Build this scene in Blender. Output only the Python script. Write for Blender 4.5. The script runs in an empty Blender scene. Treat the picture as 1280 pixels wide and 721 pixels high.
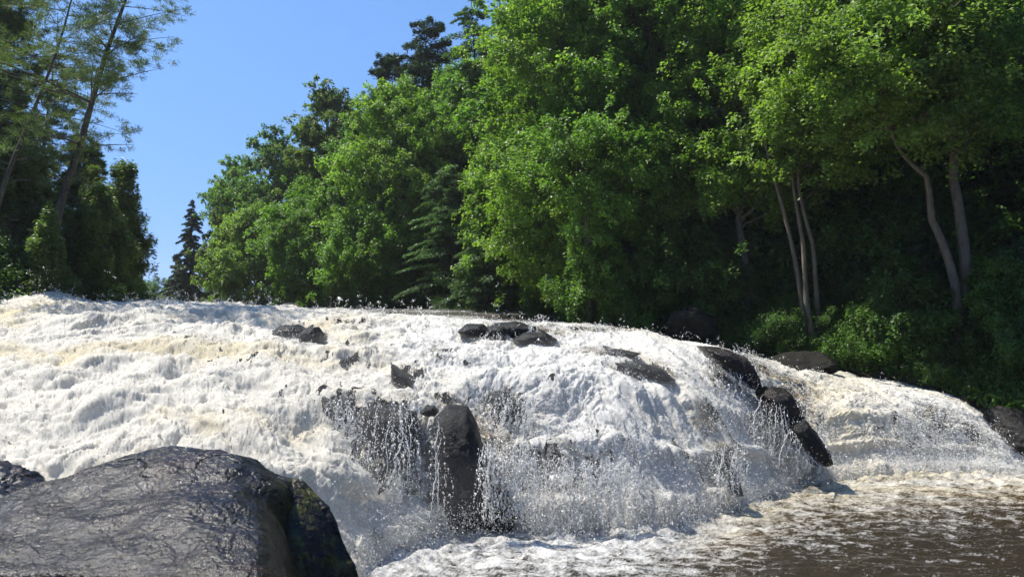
import bpy, math, random
import numpy as np
from mathutils import Vector

R_ = math.radians
rng = np.random.default_rng(7)
scene = bpy.context.scene
C = bpy.data.collections.new("place"); scene.collection.children.link(C)

# ------------------------------------------------------------------ camera
EYE = 3.2; F = 1000.0; HOR = 380.0
cam_d = bpy.data.cameras.new("camera"); cam = bpy.data.objects.new("camera", cam_d)
C.objects.link(cam); scene.camera = cam
cam_d.sensor_width = 36; cam_d.lens = 28.125; cam_d.clip_end = 3000; cam_d.clip_start = 0.05
cam.location = (0, 0, EYE); cam.rotation_euler = (R_(90) + math.atan((HOR - 360.5) / F), 0, 0)

def W(u, v, Y):
    "point of the place seen at photo pixel (u,v) when it stands Y metres away"
    u = np.asarray(u, float); v = np.asarray(v, float); Y = np.asarray(Y, float)
    return np.stack([(u - 640) / F * Y, Y, EYE + (HOR - v) / F * Y], -1)

# ------------------------------------------------------------------ noise
_p = rng.permutation(256); PERM = np.concatenate([_p, _p, _p]).astype(np.int64)
_g = rng.normal(size=(256, 3)); GR = (_g / np.linalg.norm(_g, axis=1)[:, None]).astype(np.float32)
def perlin(q):
    q = np.asarray(q, np.float32); i = np.floor(q).astype(np.int64); f = q - i; i &= 255
    w = f * f * f * (f * (f * 6 - 15) + 10); out = 0
    for dx in (0, 1):
        wx = w[:, 0] if dx else 1 - w[:, 0]
        A = PERM[i[:, 0] + dx]
        for dy in (0, 1):
            wy = w[:, 1] if dy else 1 - w[:, 1]
            B = PERM[A + ((i[:, 1] + dy) & 255)]
            for dz in (0, 1):
                wz = w[:, 2] if dz else 1 - w[:, 2]
                g = GR[PERM[B + ((i[:, 2] + dz) & 255)]]
                d = g[:, 0] * (f[:, 0] - dx) + g[:, 1] * (f[:, 1] - dy) + g[:, 2] * (f[:, 2] - dz)
                out = out + wx * wy * wz * d
    return out
def fbm(q, n=4, lac=2.1, gain=.5):
    a, s, o = 1.0, 1.0, 0
    for k in range(n):
        o = o + a * perlin(q * s + 17.3 * k); a *= gain; s *= lac
    return o
def billow(q): return np.abs(perlin(q)) * 2 - .35
def ss(a, b, x):
    t = np.clip((x - a) / (b - a), 0, 1); return t * t * (3 - 2 * t)

# ------------------------------------------------------------------ meshes
def link(name, me, parent=None):
    o = bpy.data.objects.new(name, me); C.objects.link(o)
    if parent: o.parent = parent
    return o
def mesh(name, V, Fc, mat=None, smooth=True, attrs=None):
    V = np.asarray(V, np.float32); Fc = np.asarray(Fc, np.int32)
    me = bpy.data.meshes.new(name); k = Fc.shape[1]
    me.vertices.add(len(V)); me.vertices.foreach_set("co", V.ravel())
    me.loops.add(Fc.size); me.loops.foreach_set("vertex_index", Fc.ravel())
    me.polygons.add(len(Fc)); me.polygons.foreach_set("loop_start", np.arange(0, Fc.size, k, dtype=np.int32))
    me.polygons.foreach_set("use_smooth", np.full(len(Fc), smooth))
    for an, av in (attrs or {}).items():
        a = me.attributes.new(an, 'FLOAT', 'POINT'); a.data.foreach_set("value", np.asarray(av, np.float32).ravel())
    me.update(calc_edges=True)
    if mat: me.materials.append(mat)
    return me
def grid_faces(ni, nj):
    i, j = np.meshgrid(np.arange(ni - 1), np.arange(nj - 1), indexing='ij')
    a = (i * nj + j).ravel(); return np.stack([a, a + nj, a + nj + 1, a + 1], -1)
def tag(o, label=None, cat=None, group=None, kind=None):
    if label: o["label"] = label
    if cat: o["category"] = cat
    if group: o["group"] = group
    if kind: o["kind"] = kind
    return o
def thing(name, label, cat, loc, group=None):
    o = bpy.data.objects.new(name, None); C.objects.link(o); o.location = loc
    o.empty_display_size = .2
    return tag(o, label, cat, group)
def nrm(a): return a / (np.linalg.norm(a, axis=-1, keepdims=True) + 1e-9)

# ------------------------------------------------------------------ materials
def newmat(name):
    m = bpy.data.materials.new(name); m.use_nodes = True; nt = m.node_tree; nt.nodes.clear()
    return m, nt
def N(nt, t, **kw):
    n = nt.nodes.new(t)
    for k, v in kw.items():
        if k.startswith("_"): setattr(n, k[1:], v)
        else: n.inputs[k.replace("__", " ")].default_value = v
    return n
def ramp(nt, src, stops):
    r = nt.nodes.new("ShaderNodeValToRGB"); e = r.color_ramp.elements
    while len(e) < len(stops): e.new(.5)
    for k, (p, c) in enumerate(stops):
        e[k].position = p; e[k].color = (c, c, c, 1) if isinstance(c, (int, float)) else (*c, 1)
    nt.links.new(src, r.inputs[0]); return r.outputs[0]
def mixc(nt, f, a, b, mode='MIX'):
    m = nt.nodes.new("ShaderNodeMix"); m.data_type = 'RGBA'; m.blend_type = mode
    for s, v in ((m.inputs[0], f), (m.inputs[6], a), (m.inputs[7], b)):
        if isinstance(v, (int, float)): s.default_value = v
        elif isinstance(v, tuple): s.default_value = (*v, 1)
        else: nt.links.new(v, s)
    return m.outputs[2]
def noise(nt, scale, detail=5, rough=.6, coord='Object', vec=None, dist=0):
    n = nt.nodes.new("ShaderNodeTexNoise"); n.inputs["Scale"].default_value = scale
    n.inputs["Detail"].default_value = detail; n.inputs["Roughness"].default_value = rough
    n.inputs["Distortion"].default_value = dist
    if vec is None:
        tc = nt.nodes.new("ShaderNodeTexCoord"); vec = tc.outputs[coord]
    nt.links.new(vec, n.inputs["Vector"]); return n.outputs[0]
def bump(nt, h, strength, dist):
    b = nt.nodes.new("ShaderNodeBump"); b.inputs["Strength"].default_value = strength
    b.inputs["Distance"].default_value = dist; nt.links.new(h, b.inputs["Height"]); return b.outputs[0]
def out(nt, s):
    o = nt.nodes.new("ShaderNodeOutputMaterial"); nt.links.new(s, o.inputs[0])

def leaf_mat(name, c1, c2, c3, trans=.5, gloss=.45):
    m, nt = newmat(name)
    g = nt.nodes.new("ShaderNodeNewGeometry")
    col = ramp(nt, g.outputs["Random Per Island"], [(0, c1), (.55, c2), (1, c3)])
    n = noise(nt, .55, 2); nf = ramp(nt, n, [(.35, .72), (.65, 1.2)])
    col = mixc(nt, 1.0, col, nf, 'MULTIPLY')
    p = N(nt, "ShaderNodeBsdfPrincipled", Roughness=gloss); nt.links.new(col, p.inputs["Base Color"])
    p.inputs["Specular IOR Level"].default_value = .35
    t = nt.nodes.new("ShaderNodeBsdfTranslucent")
    tcol = mixc(nt, 1.0, col, (1.25, 1.42, .55), 'MULTIPLY'); nt.links.new(tcol, t.inputs[0])
    mx = nt.nodes.new("ShaderNodeMixShader"); mx.inputs[0].default_value = trans
    nt.links.new(p.outputs[0], mx.inputs[1]); nt.links.new(t.outputs[0], mx.inputs[2]); out(nt, mx.outputs[0])
    return m
M = {}
M['maple'] = leaf_mat("maple_leaf", (.09, .18, .03), (.135, .245, .04), (.20, .32, .06))
M['bright'] = leaf_mat("bright_leaf", (.125, .215, .035), (.175, .285, .045), (.25, .36, .075))
M['birch'] = leaf_mat("birch_leaf", (.13, .215, .04), (.185, .28, .055), (.26, .35, .09))
M['deep'] = leaf_mat("deep_leaf", (.065, .14, .026), (.09, .18, .032), (.13, .22, .04))
M['ash'] = leaf_mat("ash_leaf", (.08, .14, .03), (.11, .18, .035), (.17, .19, .06))
M['shade'] = leaf_mat("shrub_leaf", (.035, .085, .018), (.055, .12, .024), (.08, .16, .03))
M['pine'] = leaf_mat("pine_needle", (.07, .11, .04), (.10, .15, .05), (.15, .20, .07), .35)
M['spruce'] = leaf_mat("spruce_needle", (.038, .072, .036), (.052, .092, .042), (.075, .12, .055), .15)
M['hemlock'] = leaf_mat("hemlock_needle", (.055, .11, .045), (.08, .15, .055), (.11, .19, .075), .35)
M['cedar'] = leaf_mat("cedar_scale", (.08, .13, .038), (.115, .175, .05), (.16, .22, .07), .42)
M['fern'] = leaf_mat("undergrowth_leaf", (.052, .115, .026), (.075, .15, .03), (.11, .19, .045))

def bark(name, a, b, sc=9):
    m, nt = newmat(name)
    tc = nt.nodes.new("ShaderNodeTexCoord"); mp = N(nt, "ShaderNodeMapping"); mp.inputs["Scale"].default_value = (1, 1, .3)
    nt.links.new(tc.outputs["Object"], mp.inputs[0])
    n = noise(nt, sc, 6, .7, vec=mp.outputs[0]); col = ramp(nt, n, [(.35, a), (.65, b)])
    n2 = noise(nt, 1.7, 4, .6); col = mixc(nt, ramp(nt, n2, [(.52, 0), (.7, .55)]), col, (.16, .19, .12))
    p = N(nt, "ShaderNodeBsdfPrincipled", Roughness=.9); nt.links.new(col, p.inputs["Base Color"])
    nt.links.new(bump(nt, n, .8, .03), p.inputs["Normal"]); out(nt, p.outputs[0]); return m
M['bark'] = bark("grey_bark", (.05, .042, .035), (.12, .105, .09))
M['palebark'] = bark("pale_bark", (.085, .062, .044), (.18, .14, .10))
M['pinebark'] = bark("pine_bark", (.028, .023, .02), (.075, .064, .055))

def rock_mat(name, a, b, c=None, rough=(.18, .5), bs=.7, moss=None, sc=1.0, spec=.5):
    m, nt = newmat(name)
    n1 = noise(nt, 3.1 * sc, 8, .65); n2 = noise(nt, 14 * sc, 7, .7); n3 = noise(nt, 75 * sc, 5, .75)
    col = ramp(nt, n1, [(.32, a), (.66, b)])
    if c: col = mixc(nt, ramp(nt, noise(nt, 1.6 * sc, 5, .7, dist=.6), [(.56, 0), (.68, .75)]), col, c)
    sp = ramp(nt, n3, [(.4, .4), (.62, 1.7)]); col = mixc(nt, 1.0, col, sp, 'MULTIPLY')
    if moss:
        g = nt.nodes.new("ShaderNodeNewGeometry"); sx = nt.nodes.new("ShaderNodeSeparateXYZ"); nt.links.new(g.outputs["Position"], sx.inputs[0])
        at = nt.nodes.new("ShaderNodeAttribute"); at.attribute_name = "moss"
        mm = nt.nodes.new("ShaderNodeMath"); mm.operation = 'MULTIPLY'
        nt.links.new(at.outputs["Fac"], mm.inputs[0]); nt.links.new(ramp(nt, noise(nt, 7, 7, .75), [(.47, 0), (.6, 1)]), mm.inputs[1])
        col = mixc(nt, mm.outputs[0], col, moss)
    p = N(nt, "ShaderNodeBsdfPrincipled"); nt.links.new(col, p.inputs["Base Color"])
    p.inputs["Specular IOR Level"].default_value = spec
    nt.links.new(ramp(nt, n2, [(.35, rough[0]), (.65, rough[1])]), p.inputs["Roughness"])
    b1 = bump(nt, n2, bs, .05); b2 = nt.nodes.new("ShaderNodeBump"); b2.inputs["Strength"].default_value = bs; b2.inputs["Distance"].default_value = .014
    nt.links.new(n3, b2.inputs["Height"]); nt.links.new(b1, b2.inputs["Normal"]); nt.links.new(b2.outputs[0], p.inputs["Normal"])
    out(nt, p.outputs[0]); return m
M['wetrock'] = rock_mat("wet_black_rock", (.004, .004, .004), (.015, .014, .013), rough=(.25, .6), spec=.25)
M['boulder'] = rock_mat("wet_boulder_rock", (.003, .0025, .0025), (.018, .013, .012), (.040, .021, .014), rough=(.14, .34), bs=.28, moss=(.07, .07, .012), spec=.3)
M['redrock'] = rock_mat("wet_reddish_rock", (.006, .005, .0045), (.022, .014, .011), (.045, .018, .011), rough=(.22, .5), spec=.3)
M['dryrock'] = rock_mat("mossy_bank_rock", (.01, .01, .009), (.024, .022, .019), (.014, .02, .008), rough=(.8, .95), bs=.5, spec=.08)
M['ledge'] = rock_mat("brown_ledge_rock", (.12, .09, .07), (.26, .20, .16), rough=(.7, .95))

def ground_mat():
    m, nt = newmat("forest_floor")
    n = noise(nt, .8, 8, .7); col = ramp(nt, n, [(.35, (.025, .02, .012)), (.5, (.045, .038, .02)), (.65, (.03, .05, .015))])
    p = N(nt, "ShaderNodeBsdfPrincipled", Roughness=.95); nt.links.new(col, p.inputs["Base Color"])
    nt.links.new(bump(nt, noise(nt, 6, 8, .7), 1, .1), p.inputs["Normal"]); out(nt, p.outputs[0]); return m
M['ground'] = ground_mat()

def water_mat(name, clear, cr=.12, fine=26, m0=.86, m1=1.2):
    m, nt = newmat(name)
    af = nt.nodes.new("ShaderNodeAttribute"); af.attribute_name = "foam"
    at = nt.nodes.new("ShaderNodeAttribute"); at.attribute_name = "tint"
    n = noise(nt, fine, 6, .75); n2 = noise(nt, fine * 3.1, 4, .7)
    ad = nt.nodes.new("ShaderNodeMath"); ad.operation = 'MULTIPLY_ADD'
    nt.links.new(n, ad.inputs[0]); ad.inputs[1].default_value = 1.1; nt.links.new(af.outputs["Fac"], ad.inputs[2])
    fm = ramp(nt, ad.outputs[0], [(.0, 0), (1, 1)])
    mr = nt.nodes.new("ShaderNodeMapRange"); mr.inputs[1].default_value = m0; mr.inputs[2].default_value = m1
    nt.links.new(ad.outputs[0], mr.inputs[0]); nt.nodes.remove(fm.node)
    def ridge(scale, det, lo, hi, dist=1.2):
        q_ = noise(nt, scale, det, .65, dist=dist); return ramp(nt, q_, [(.5 - hi, 0), (.5 - lo, 1), (.5 + lo, 1), (.5 + hi, 0)])
    fil = mixc(nt, 1.0, ridge(fine * .35, 4, .012, .09), ridge(fine * .9, 3, .02, .13), 'LIGHTEN')
    fcol = mixc(nt, at.outputs["Fac"], (.73, .72, .69), (.66, .56, .34))
    dens = ramp(nt, noise(nt, 1.3, 4, .6), [(.40, 0.0), (.60, 1.0)])
    fcol = mixc(nt, fil, mixc(nt, 1.0, fcol, mixc(nt, dens, (.40, .395, .38), (.88, .88, .87)), 'MULTIPLY'), fcol)
    # foam
    d = N(nt, "ShaderNodeBsdfPrincipled", Roughness=.55); nt.links.new(fcol, d.inputs["Base Color"])
    d.inputs["Subsurface Weight"].default_value = .55; d.inputs["Subsurface Radius"].default_value = (1, .95, .85); d.inputs["Subsurface Scale"].default_value = .09
    t = nt.nodes.new("ShaderNodeBsdfTranslucent"); nt.links.new(fcol, t.inputs[0])
    b = bump(nt, n2, .7, .02); nt.links.new(b, d.inputs["Normal"])
    mx = nt.nodes.new("ShaderNodeMixShader"); mx.inputs[0].default_value = .25
    nt.links.new(d.outputs[0], mx.inputs[1]); nt.links.new(t.outputs[0], mx.inputs[2])
    # clear water
    w = N(nt, "ShaderNodeBsdfPrincipled", Roughness=cr); w.inputs["IOR"].default_value = 1.33
    nt.links.new(mixc(nt, at.outputs["Fac"], clear, (clear[0] * 2.2 + .02, clear[1] * 1.8 + .01, clear[2] * 1.2)), w.inputs["Base Color"])
    nt.links.new(bump(nt, n, .35, .02), w.inputs["Normal"])
    m2 = nt.nodes.new("ShaderNodeMixShader"); nt.links.new(mr.outputs[0], m2.inputs[0])
    nt.links.new(w.outputs[0], m2.inputs[1]); nt.links.new(mx.outputs[0], m2.inputs[2]); out(nt, m2.outputs[0]); return m
M['falls'] = water_mat("white_water", (.10, .085, .055))
M['pool'] = water_mat("pool_water", (.025, .020, .0135), .1, 24, .62, 1.6)
def spray_mat():
    m, nt = newmat("spray_drop")
    d = N(nt, "ShaderNodeBsdfPrincipled", Roughness=.6); d.inputs["Base Color"].default_value = (.95, .95, .94, 1)
    t = N(nt, "ShaderNodeBsdfTranslucent"); t.inputs[0].default_value = (.95, .95, .94, 1)
    mx = nt.nodes.new("ShaderNodeMixShader"); mx.inputs[0].default_value = .5
    nt.links.new(d.outputs[0], mx.inputs[1]); nt.links.new(t.outputs[0], mx.inputs[2]); out(nt, mx.outputs[0]); return m
M['spray'] = spray_mat()

# ------------------------------------------------------------------ smooth interpolation through a control table
def cat(xs, ys, xq):
    "monotone-ish Hermite interpolation; xs (n), ys (n,k) -> (len(xq),k)"
    xs = np.asarray(xs, float); ys = np.asarray(ys, float); h = np.diff(xs); d = np.diff(ys, axis=0) / h[:, None]
    m = np.zeros_like(ys); m[0] = d[0]; m[-1] = d[-1]
    w1 = 2 * h[1:] + h[:-1]; w2 = h[1:] + 2 * h[:-1]
    same = d[:-1] * d[1:] > 0
    with np.errstate(all='ignore'):
        hm = (w1 + w2)[:, None] / (w1[:, None] / d[:-1] + w2[:, None] / d[1:])
    m[1:-1] = np.where(same, hm, 0)
    k = np.clip(np.searchsorted(xs, xq) - 1, 0, len(xs) - 2); t = ((xq - xs[k]) / h[k])[:, None]; hh = h[k][:, None]
    return ((2*t**3 - 3*t**2 + 1) * ys[k] + (t**3 - 2*t**2 + t) * hh * m[k] + (-2*t**3 + 3*t**2) * ys[k+1] + (t**3 - t**2) * hh * m[k+1])
def loft(cols, uq, tq):
    "cols: {u: [(v,Y),...]} same count -> grid of (u, v, Y)"
    us = sorted(cols); n = len(cols[us[0]])
    A = np.array([np.array(cols[u], float).ravel() for u in us]); B = cat(us, A, uq).reshape(len(uq), n, 2)
    Cc = cat(np.arange(n), B.transpose(1, 0, 2).reshape(n, -1), tq).reshape(len(tq), len(uq), 2).transpose(1, 0, 2)
    return Cc[..., 0], Cc[..., 1]

def vz(z, Y): return HOR + (EYE - z) * F / Y

# ------------------------------------------------------------------ waterfall surface
cols = {
 -420: [(vz(0,5.5),5.5),(vz(.8,6.6),6.6),(600,8.4),(505,10.6),(432,13.2),(393,15.6),(368,18.0)],
    0: [(vz(0,6.5),6.5),(690,7.6),(590,9.2),(500,11.2),(432,13.5),(396,15.8),(370,18.5)],
   60: [(vz(0,6.6),6.6),(680,7.7),(585,9.3),(497,11.3),(430,13.6),(394,15.8),(369,18.4)],
  130: [(vz(0,6.8),6.8),(670,7.9),(578,9.4),(492,11.4),(430,13.8),(399,16),(379,19)],
  230: [(vz(0,7.1),7.1),(660,8.1),(570,9.6),(490,11.5),(430,14),(400,16.3),(377,19.5)],
  310: [(vz(0,7.5),7.5),(660,8.5),(575,9.8),(493,11.6),(433,14),(403,16.5),(382,19.5)],
  400: [(vz(0,8.4),8.4),(665,9.3),(585,10.2),(503,11.8),(440,14),(410,16.3),(387,19.5)],
  520: [(676,10.8),(622,11.2),(570,11.7),(508,12.4),(452,14.1),(415,16.5),(394,20)],
  620: [(662,11.35),(602,11.8),(545,12.3),(492,13),(449,14.4),(425,16.5),(402,20)],
  740: [(660,11.4),(600,11.8),(540,12.3),(482,13.1),(447,14.5),(424,16.5),(406,20)],
  800: [(657,11.5),(600,11.9),(545,12.4),(490,13.2),(452,14.5),(431,16.3),(414,19.3)],
  860: [(648,11.9),(600,12.25),(555,12.7),(508,13.4),(470,14.4),(449,16),(432,18.4)],
  930: [(628,12.9),(592,13.2),(560,13.6),(526,14.1),(494,14.8),(468,16),(446,17.7)],
 1000: [(602,14.4),(582,14.8),(560,15.1),(536,15.5),(512,16),(487,16.8),(464,18)],
 1080: [(593,15.0),(570,15.4),(546,15.7),(522,16),(502,16.4),(487,17),(477,18)],
 1150: [(589,15.3),(571,15.6),(551,15.8),(532,16),(512,16.3),(498,16.8),(489,17.6)],
 1210: [(588,15.35),(574,15.6),(558,15.8),(542,16),(527,16.2),(516,16.6),(507,17.3)],
 1250: [(589,15.3),(580,15.4),(570,15.6),(560,15.8),(552,16),(545,16.4),(538,17)],
 1290: [(592,15.1),(590,15.3),(587,15.5),(584,15.7),(582,15.9),(580,16.2),(578,16.6)],
 1400: [(596,14.9),(595,15.1),(594,15.3),(593,15.5),(592,15.7),(590,16),(588,16.4)],
}
for u, c in cols.items():
    Yb = c[0][1]; Yc = c[-1][1]; zc = EYE + (HOR - c[-1][0]) / F * Yc
    c.insert(0, (vz(-.5, Yb - .35), Yb - .35))
    c.append((vz(zc - .10, Yc + 3), Yc + 3)); c.append((vz(zc - .18, Yc + 14), Yc + 14))
uq = np.concatenate([np.arange(-420, -40, 4.), np.arange(-40, 1310, 1.15), np.arange(1310, 1401, 4.)])
tq = np.concatenate([np.linspace(0, 1, 12)[:-1], np.linspace(1, 7, 330)[:-1], np.linspace(7, 8, 50)[:-1], np.linspace(8, 9, 30)])
Gv, GY = loft(cols, uq, tq); nu, nt_ = Gv.shape
GU = np.repeat(uq[:, None], nt_, 1); base = W(GU, Gv, GY)
def gnormals(P):
    du = np.gradient(P, axis=0); dt = np.gradient(P, axis=1); return nrm(np.cross(du, dt))
Nb = gnormals(base)
# smooth undulation of the rock shelf below (ledges)
Pf = base.reshape(-1, 3)
Sarc = np.concatenate([np.zeros((nu, 1)), np.cumsum(np.linalg.norm(np.diff(base, axis=1), axis=2), 1)], 1)
# arc length measured from the crest
kc = np.searchsorted(tq, 7); Sarc = Sarc - Sarc[:, kc:kc+1]
# smooth the arc-length a little across columns
ks = np.hanning(61); ks /= ks.sum()
Sarc = np.stack([np.convolve(np.pad(Sarc[:, j], 30, mode='edge'), ks, 'valid') for j in range(nt_)], 1)
ledge = fbm(np.stack([Pf[:, 0] * .55, Sarc.ravel() * .8, np.full(len(Pf), 3.)], -1), 4).reshape(nu, nt_)
steep = 1 - np.clip(Nb[..., 2], 0, 1)
inpool = ss(1.0, 1.6, tq)[None, :]
lcl = ss(9.5, 15, GU / 1000 * 10) * 0
base2 = base + Nb * (ledge * .28 * inpool * (1 - .65 * ss(6, 7, tq)[None, :]) * (1 - .5 * ss(950, 1050, GU)))[..., None]
Nb = gnormals(base2); P2 = base2.reshape(-1, 3)

# thin-water zones where the dark rock shows through  (u, v, ru, rv, strength)
zones = [(378,416,34,14,.75),(430,515,26,42,.85),(480,555,44,58,.95),(585,585,62,66,.95),(505,468,28,20,.65),(560,500,30,16,.5),
 (632,508,26,26,.75),(690,590,52,44,.62),(740,575,30,35,.4),(905,585,24,36,.65),(640,413,64,13,.7),(745,410,60,6,.6),(800,462,44,12,.75),(760,438,40,8,.5),
 (918,462,40,28,.85),(985,520,42,46,.85),(1150,530,48,34,.5),(1220,545,30,25,.4),(250,428,60,22,.42),(300,455,40,14,.35),(600,665,70,18,.5),
 (430,450,40,14,.5),(470,430,40,10,.45),(880,520,20,30,.35),(850,560,20,30,.3),(430,400,50,6,.5),(540,440,40,12,.4),(330,500,40,30,.2),(1050,490,30,14,.25),(350,640,25,40,.3)]
vv = HOR + (EYE - base2[..., 2]) * F / base2[..., 1]
thin = np.zeros((nu, nt_))
for (a, b, ra, rb, s) in zones:
    thin = np.maximum(thin, s * np.exp(-(((GU - a) / ra) ** 2 + ((vv - b) / rb) ** 2) * .9))
thin = thin.ravel()
st = steep.ravel(); S = Sarc.ravel(); X = P2[:, 0]
wq = lambda a, z: perlin(np.stack([X * a, S * a * .8, S * 0 + z], -1))
wx = wq(.9, 9) * .6 + wq(3.2, 10) * .22 + wq(9, 11) * .06; wy = wq(.9, 19) * .6 + wq(3.2, 20) * .2 + wq(9, 21) * .05
k = 1 - .05 * np.clip(st * 1.4, 0, 1)                 # streaks pull out along the fall on steep faces
def q(s, seed, stretch=1.0):
    return np.stack([(X + wx) * s, (S * k * stretch + wy) * s, np.full_like(X, seed)], -1)
top = ss(6.2, 7.2, np.tile(tq, nu)); far = ss(7.3, 9, np.tile(tq, nu))
big = billow(q(.8, 1)); mid = billow(q(1.9, 2)); m3 = billow(q(4.3, 3)); m4 = billow(q(9.5, 4)); m5 = billow(q(21, 5)); m6 = perlin(q(44, 6)); m7 = perlin(q(85, 7)); fine_ = fbm(q(6.5, 8), 3, 2.3, .7)
calm = (1 - .55 * far); leftw = 1 - ss(420, 560, GU.ravel())
disp = (.12 + .07 * leftw) * big + (.07 + .02 * leftw) * mid + .028 * m3 + .016 * m4 + (.060 - .022 * leftw) * fine_ + .020 * m5 + .020 * m6 + .010 * m7
rows = billow(np.stack([(X + wx * 2) * .55, (S + wy * 2) * 1.5, S * 0 + 81], -1)); disp = disp + .16 * rows * st * (1 - thin)
disp = disp * calm * (1 - .75 * thin) * (1 - .35 * top)
disp = disp * (.55 + .45 * np.tile(inpool.ravel(), nu))
vlen = np.clip(base2[..., 1].ravel() / 12, .6, 1.6)
tt_ = np.tile(tq, nu); nx = perlin(np.stack([X * .7, X * 0 + 3, X * 0 + 91], -1)); nx2 = perlin(np.stack([X * .6, X * 0 + 7, X * 0 + 93], -1))
step = (.16 * np.exp(-((tt_ - 2.75 - .7 * nx) / .22) ** 2) + .13 * np.exp(-((tt_ - 4.2 - .9 * nx2) / .25) ** 2)) * (1 - thin) * (.5 + .9 * np.clip(perlin(q(.9, 95)) + .4, 0, 1))
disp = disp + step
PW = P2 + Nb.reshape(-1, 3) * disp[:, None]
mound = np.exp(-(np.clip(tt_ - 1.25, -2, 9) / .42) ** 2) * np.clip(.45 + .8 * billow(q(1.5, 96)) + .35 * billow(q(3.7, 97)) + .15 * m5, .05, 2) * (1 - .55 * ss(960, 1050, GU.ravel())) * ss(.2, .9, tt_)
PW = PW + np.array([0, -.42, .36]) * mound[:, None]; foam_m = mound
strand = fbm(np.stack([(X + wx * .7) * 6.5, (S + wy) * 2.2, S * 0 + 31], -1), 5, 2.2, .6) * 1.0 + .35 * perlin(q(16, 33))
strand2 = np.abs(fbm(np.stack([(X + wx) * 3.2, (S + wy) * 2.2, S * 0 + 47], -1), 4, 2.1, .65))
hole = (foam_m < .12) & (strand * .9 + .42 - strand2 * .3 < thin * 1.12 - .22)
body = fbm(q(.7, 51), 4)
foam = 1.0 + .2 * body - 1.15 * thin + .35 * (m3 + m4) + .25 * strand + .4 * fine_ * thin
foam = foam + .25 * leftw
dark = ss(.12, .5, -fbm(np.stack([X * .5, S * 1.5, S * 0 + 61], -1), 3)) * (.3 + .7 * top)
foam = np.clip(foam - .55 * dark + .8 * foam_m, -.2, 1.3)
gy = ss(-.05, .5, perlin(np.stack([X * .45, S * .55, S * 0 + 71], -1)) + .25 * perlin(np.stack([X * 2, S * 2, S * 0 + 72], -1)))
deep = np.clip(-(mid + big) * .8 + .3, 0, 1)
rch = np.exp(-((GU.ravel() - 1040) / 80) ** 2) * (1 - .3 * ss(6, 7, np.tile(tq, nu)))
tint = np.clip(gy * (.25 + .75 * leftw) * (.35 + deep) + .25 * leftw + .06 + .55 * rch * (.6 + .6 * deep) + .04, 0, 1)
Fg = grid_faces(nu, nt_)
hf = hole[Fg].sum(1) < 3
ME = mesh("waterfall_water", PW, Fg[hf], M['falls'], attrs={"foam": foam, "tint": tint})
tag(link("waterfall_water", ME), kind='structure')
# rock shelf under the water
st4 = slice(None, None, 3)
PBd = (base2 - Nb * (.10 + .12 * (1 - np.abs(ledge)))[..., None])
crag = fbm(np.stack([PBd[..., 0].ravel() * 2.3, PBd[..., 1].ravel() * 2.3, PBd[..., 2].ravel() * 2.3], -1), 5, 2.2, .55).reshape(nu, nt_)
PBd = PBd + Nb * (crag * .2)[..., None]
PBd = PBd[::2, ::2]; ME = mesh("riverbed", PBd.reshape(-1, 3), grid_faces(PBd.shape[0], PBd.shape[1]), M['wetrock'])
tag(link("riverbed", ME), kind='structure')

# ------------------------------------------------------------------ pool
pu = np.concatenate([np.arange(-900, -20, 8.), np.arange(-20, 1300, 1.5), np.arange(1300, 2600, 10.)])
pY = np.concatenate([np.linspace(2.0, 8.5, 40)[:-1], np.linspace(8.5, 17, 420)])
PU, PY = np.meshgrid(pu, pY, indexing='ij'); PX = (PU - 640) / F * PY
x = PX.ravel(); y = PY.ravel()
basey = cat(sorted(cols), np.array([[cols[u][1][1]] for u in sorted(cols)]), np.clip(PU.ravel(), -420, 1400))[:, 0]
dist = basey - y
wv = fbm(np.stack([x * .8, y * 1.9, x * 0 + 5], -1), 3) * .5 + fbm(np.stack([x * 3.2, y * 5.0, x * 0 + 8], -1), 4) * .34 + .12 * fbm(np.stack([x * 11, y * 20, x * 0 + 18], -1), 3)
near = np.exp(-np.clip(dist, 0, 9) / .8)
z = wv * (.085 + .14 * near) + .12 * near * billow(np.stack([x * 3, y * 3, x * 0 + 2], -1)) * 1.5 + .03 * near * billow(np.stack([x * 9, y * 9, x * 0 + 3], -1))
reach = 1.5 + .9 * ss(2.5, -.5, x) + 1.3 * fbm(np.stack([x * .35, y * .2, x * 0 + 21], -1), 2) + .9 * ss(1, 5, x)
pat = fbm(np.stack([x * 3.4 + .6 * perlin(np.stack([x, y, x * 0], -1)), y * 5.0, x * 0 + 33], -1), 6, 2.35, .85)
fo = .95 - dist / np.clip(reach, .6, 9) * .55 + pat * .75
fo = np.maximum(fo, pat * 1.15 - .50 + .12 * ss(3.2, 1.4, dist) + .25 * ss(3.5, 0, dist) * ss(-1, 3, x) + .1 * ss(3, 0, dist))
ti = np.clip(ss(1.5, 4.0, x) * ss(4.2, 1.0, dist) * (.75 + fbm(np.stack([x * .6, y * 2.2, x * 0 + 44], -1), 3)), 0, 1)
ti = ti * .7; fo = fo - .3 * ti * ss(.9, 2.2, dist)
ME = mesh("pool_water", np.stack([x, y, z], -1), grid_faces(len(pu), len(pY)), M['pool'], attrs={"foam": np.clip(fo, -.3, 1.2), "tint": ti})
tag(link("pool_water", ME), kind='structure')

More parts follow.
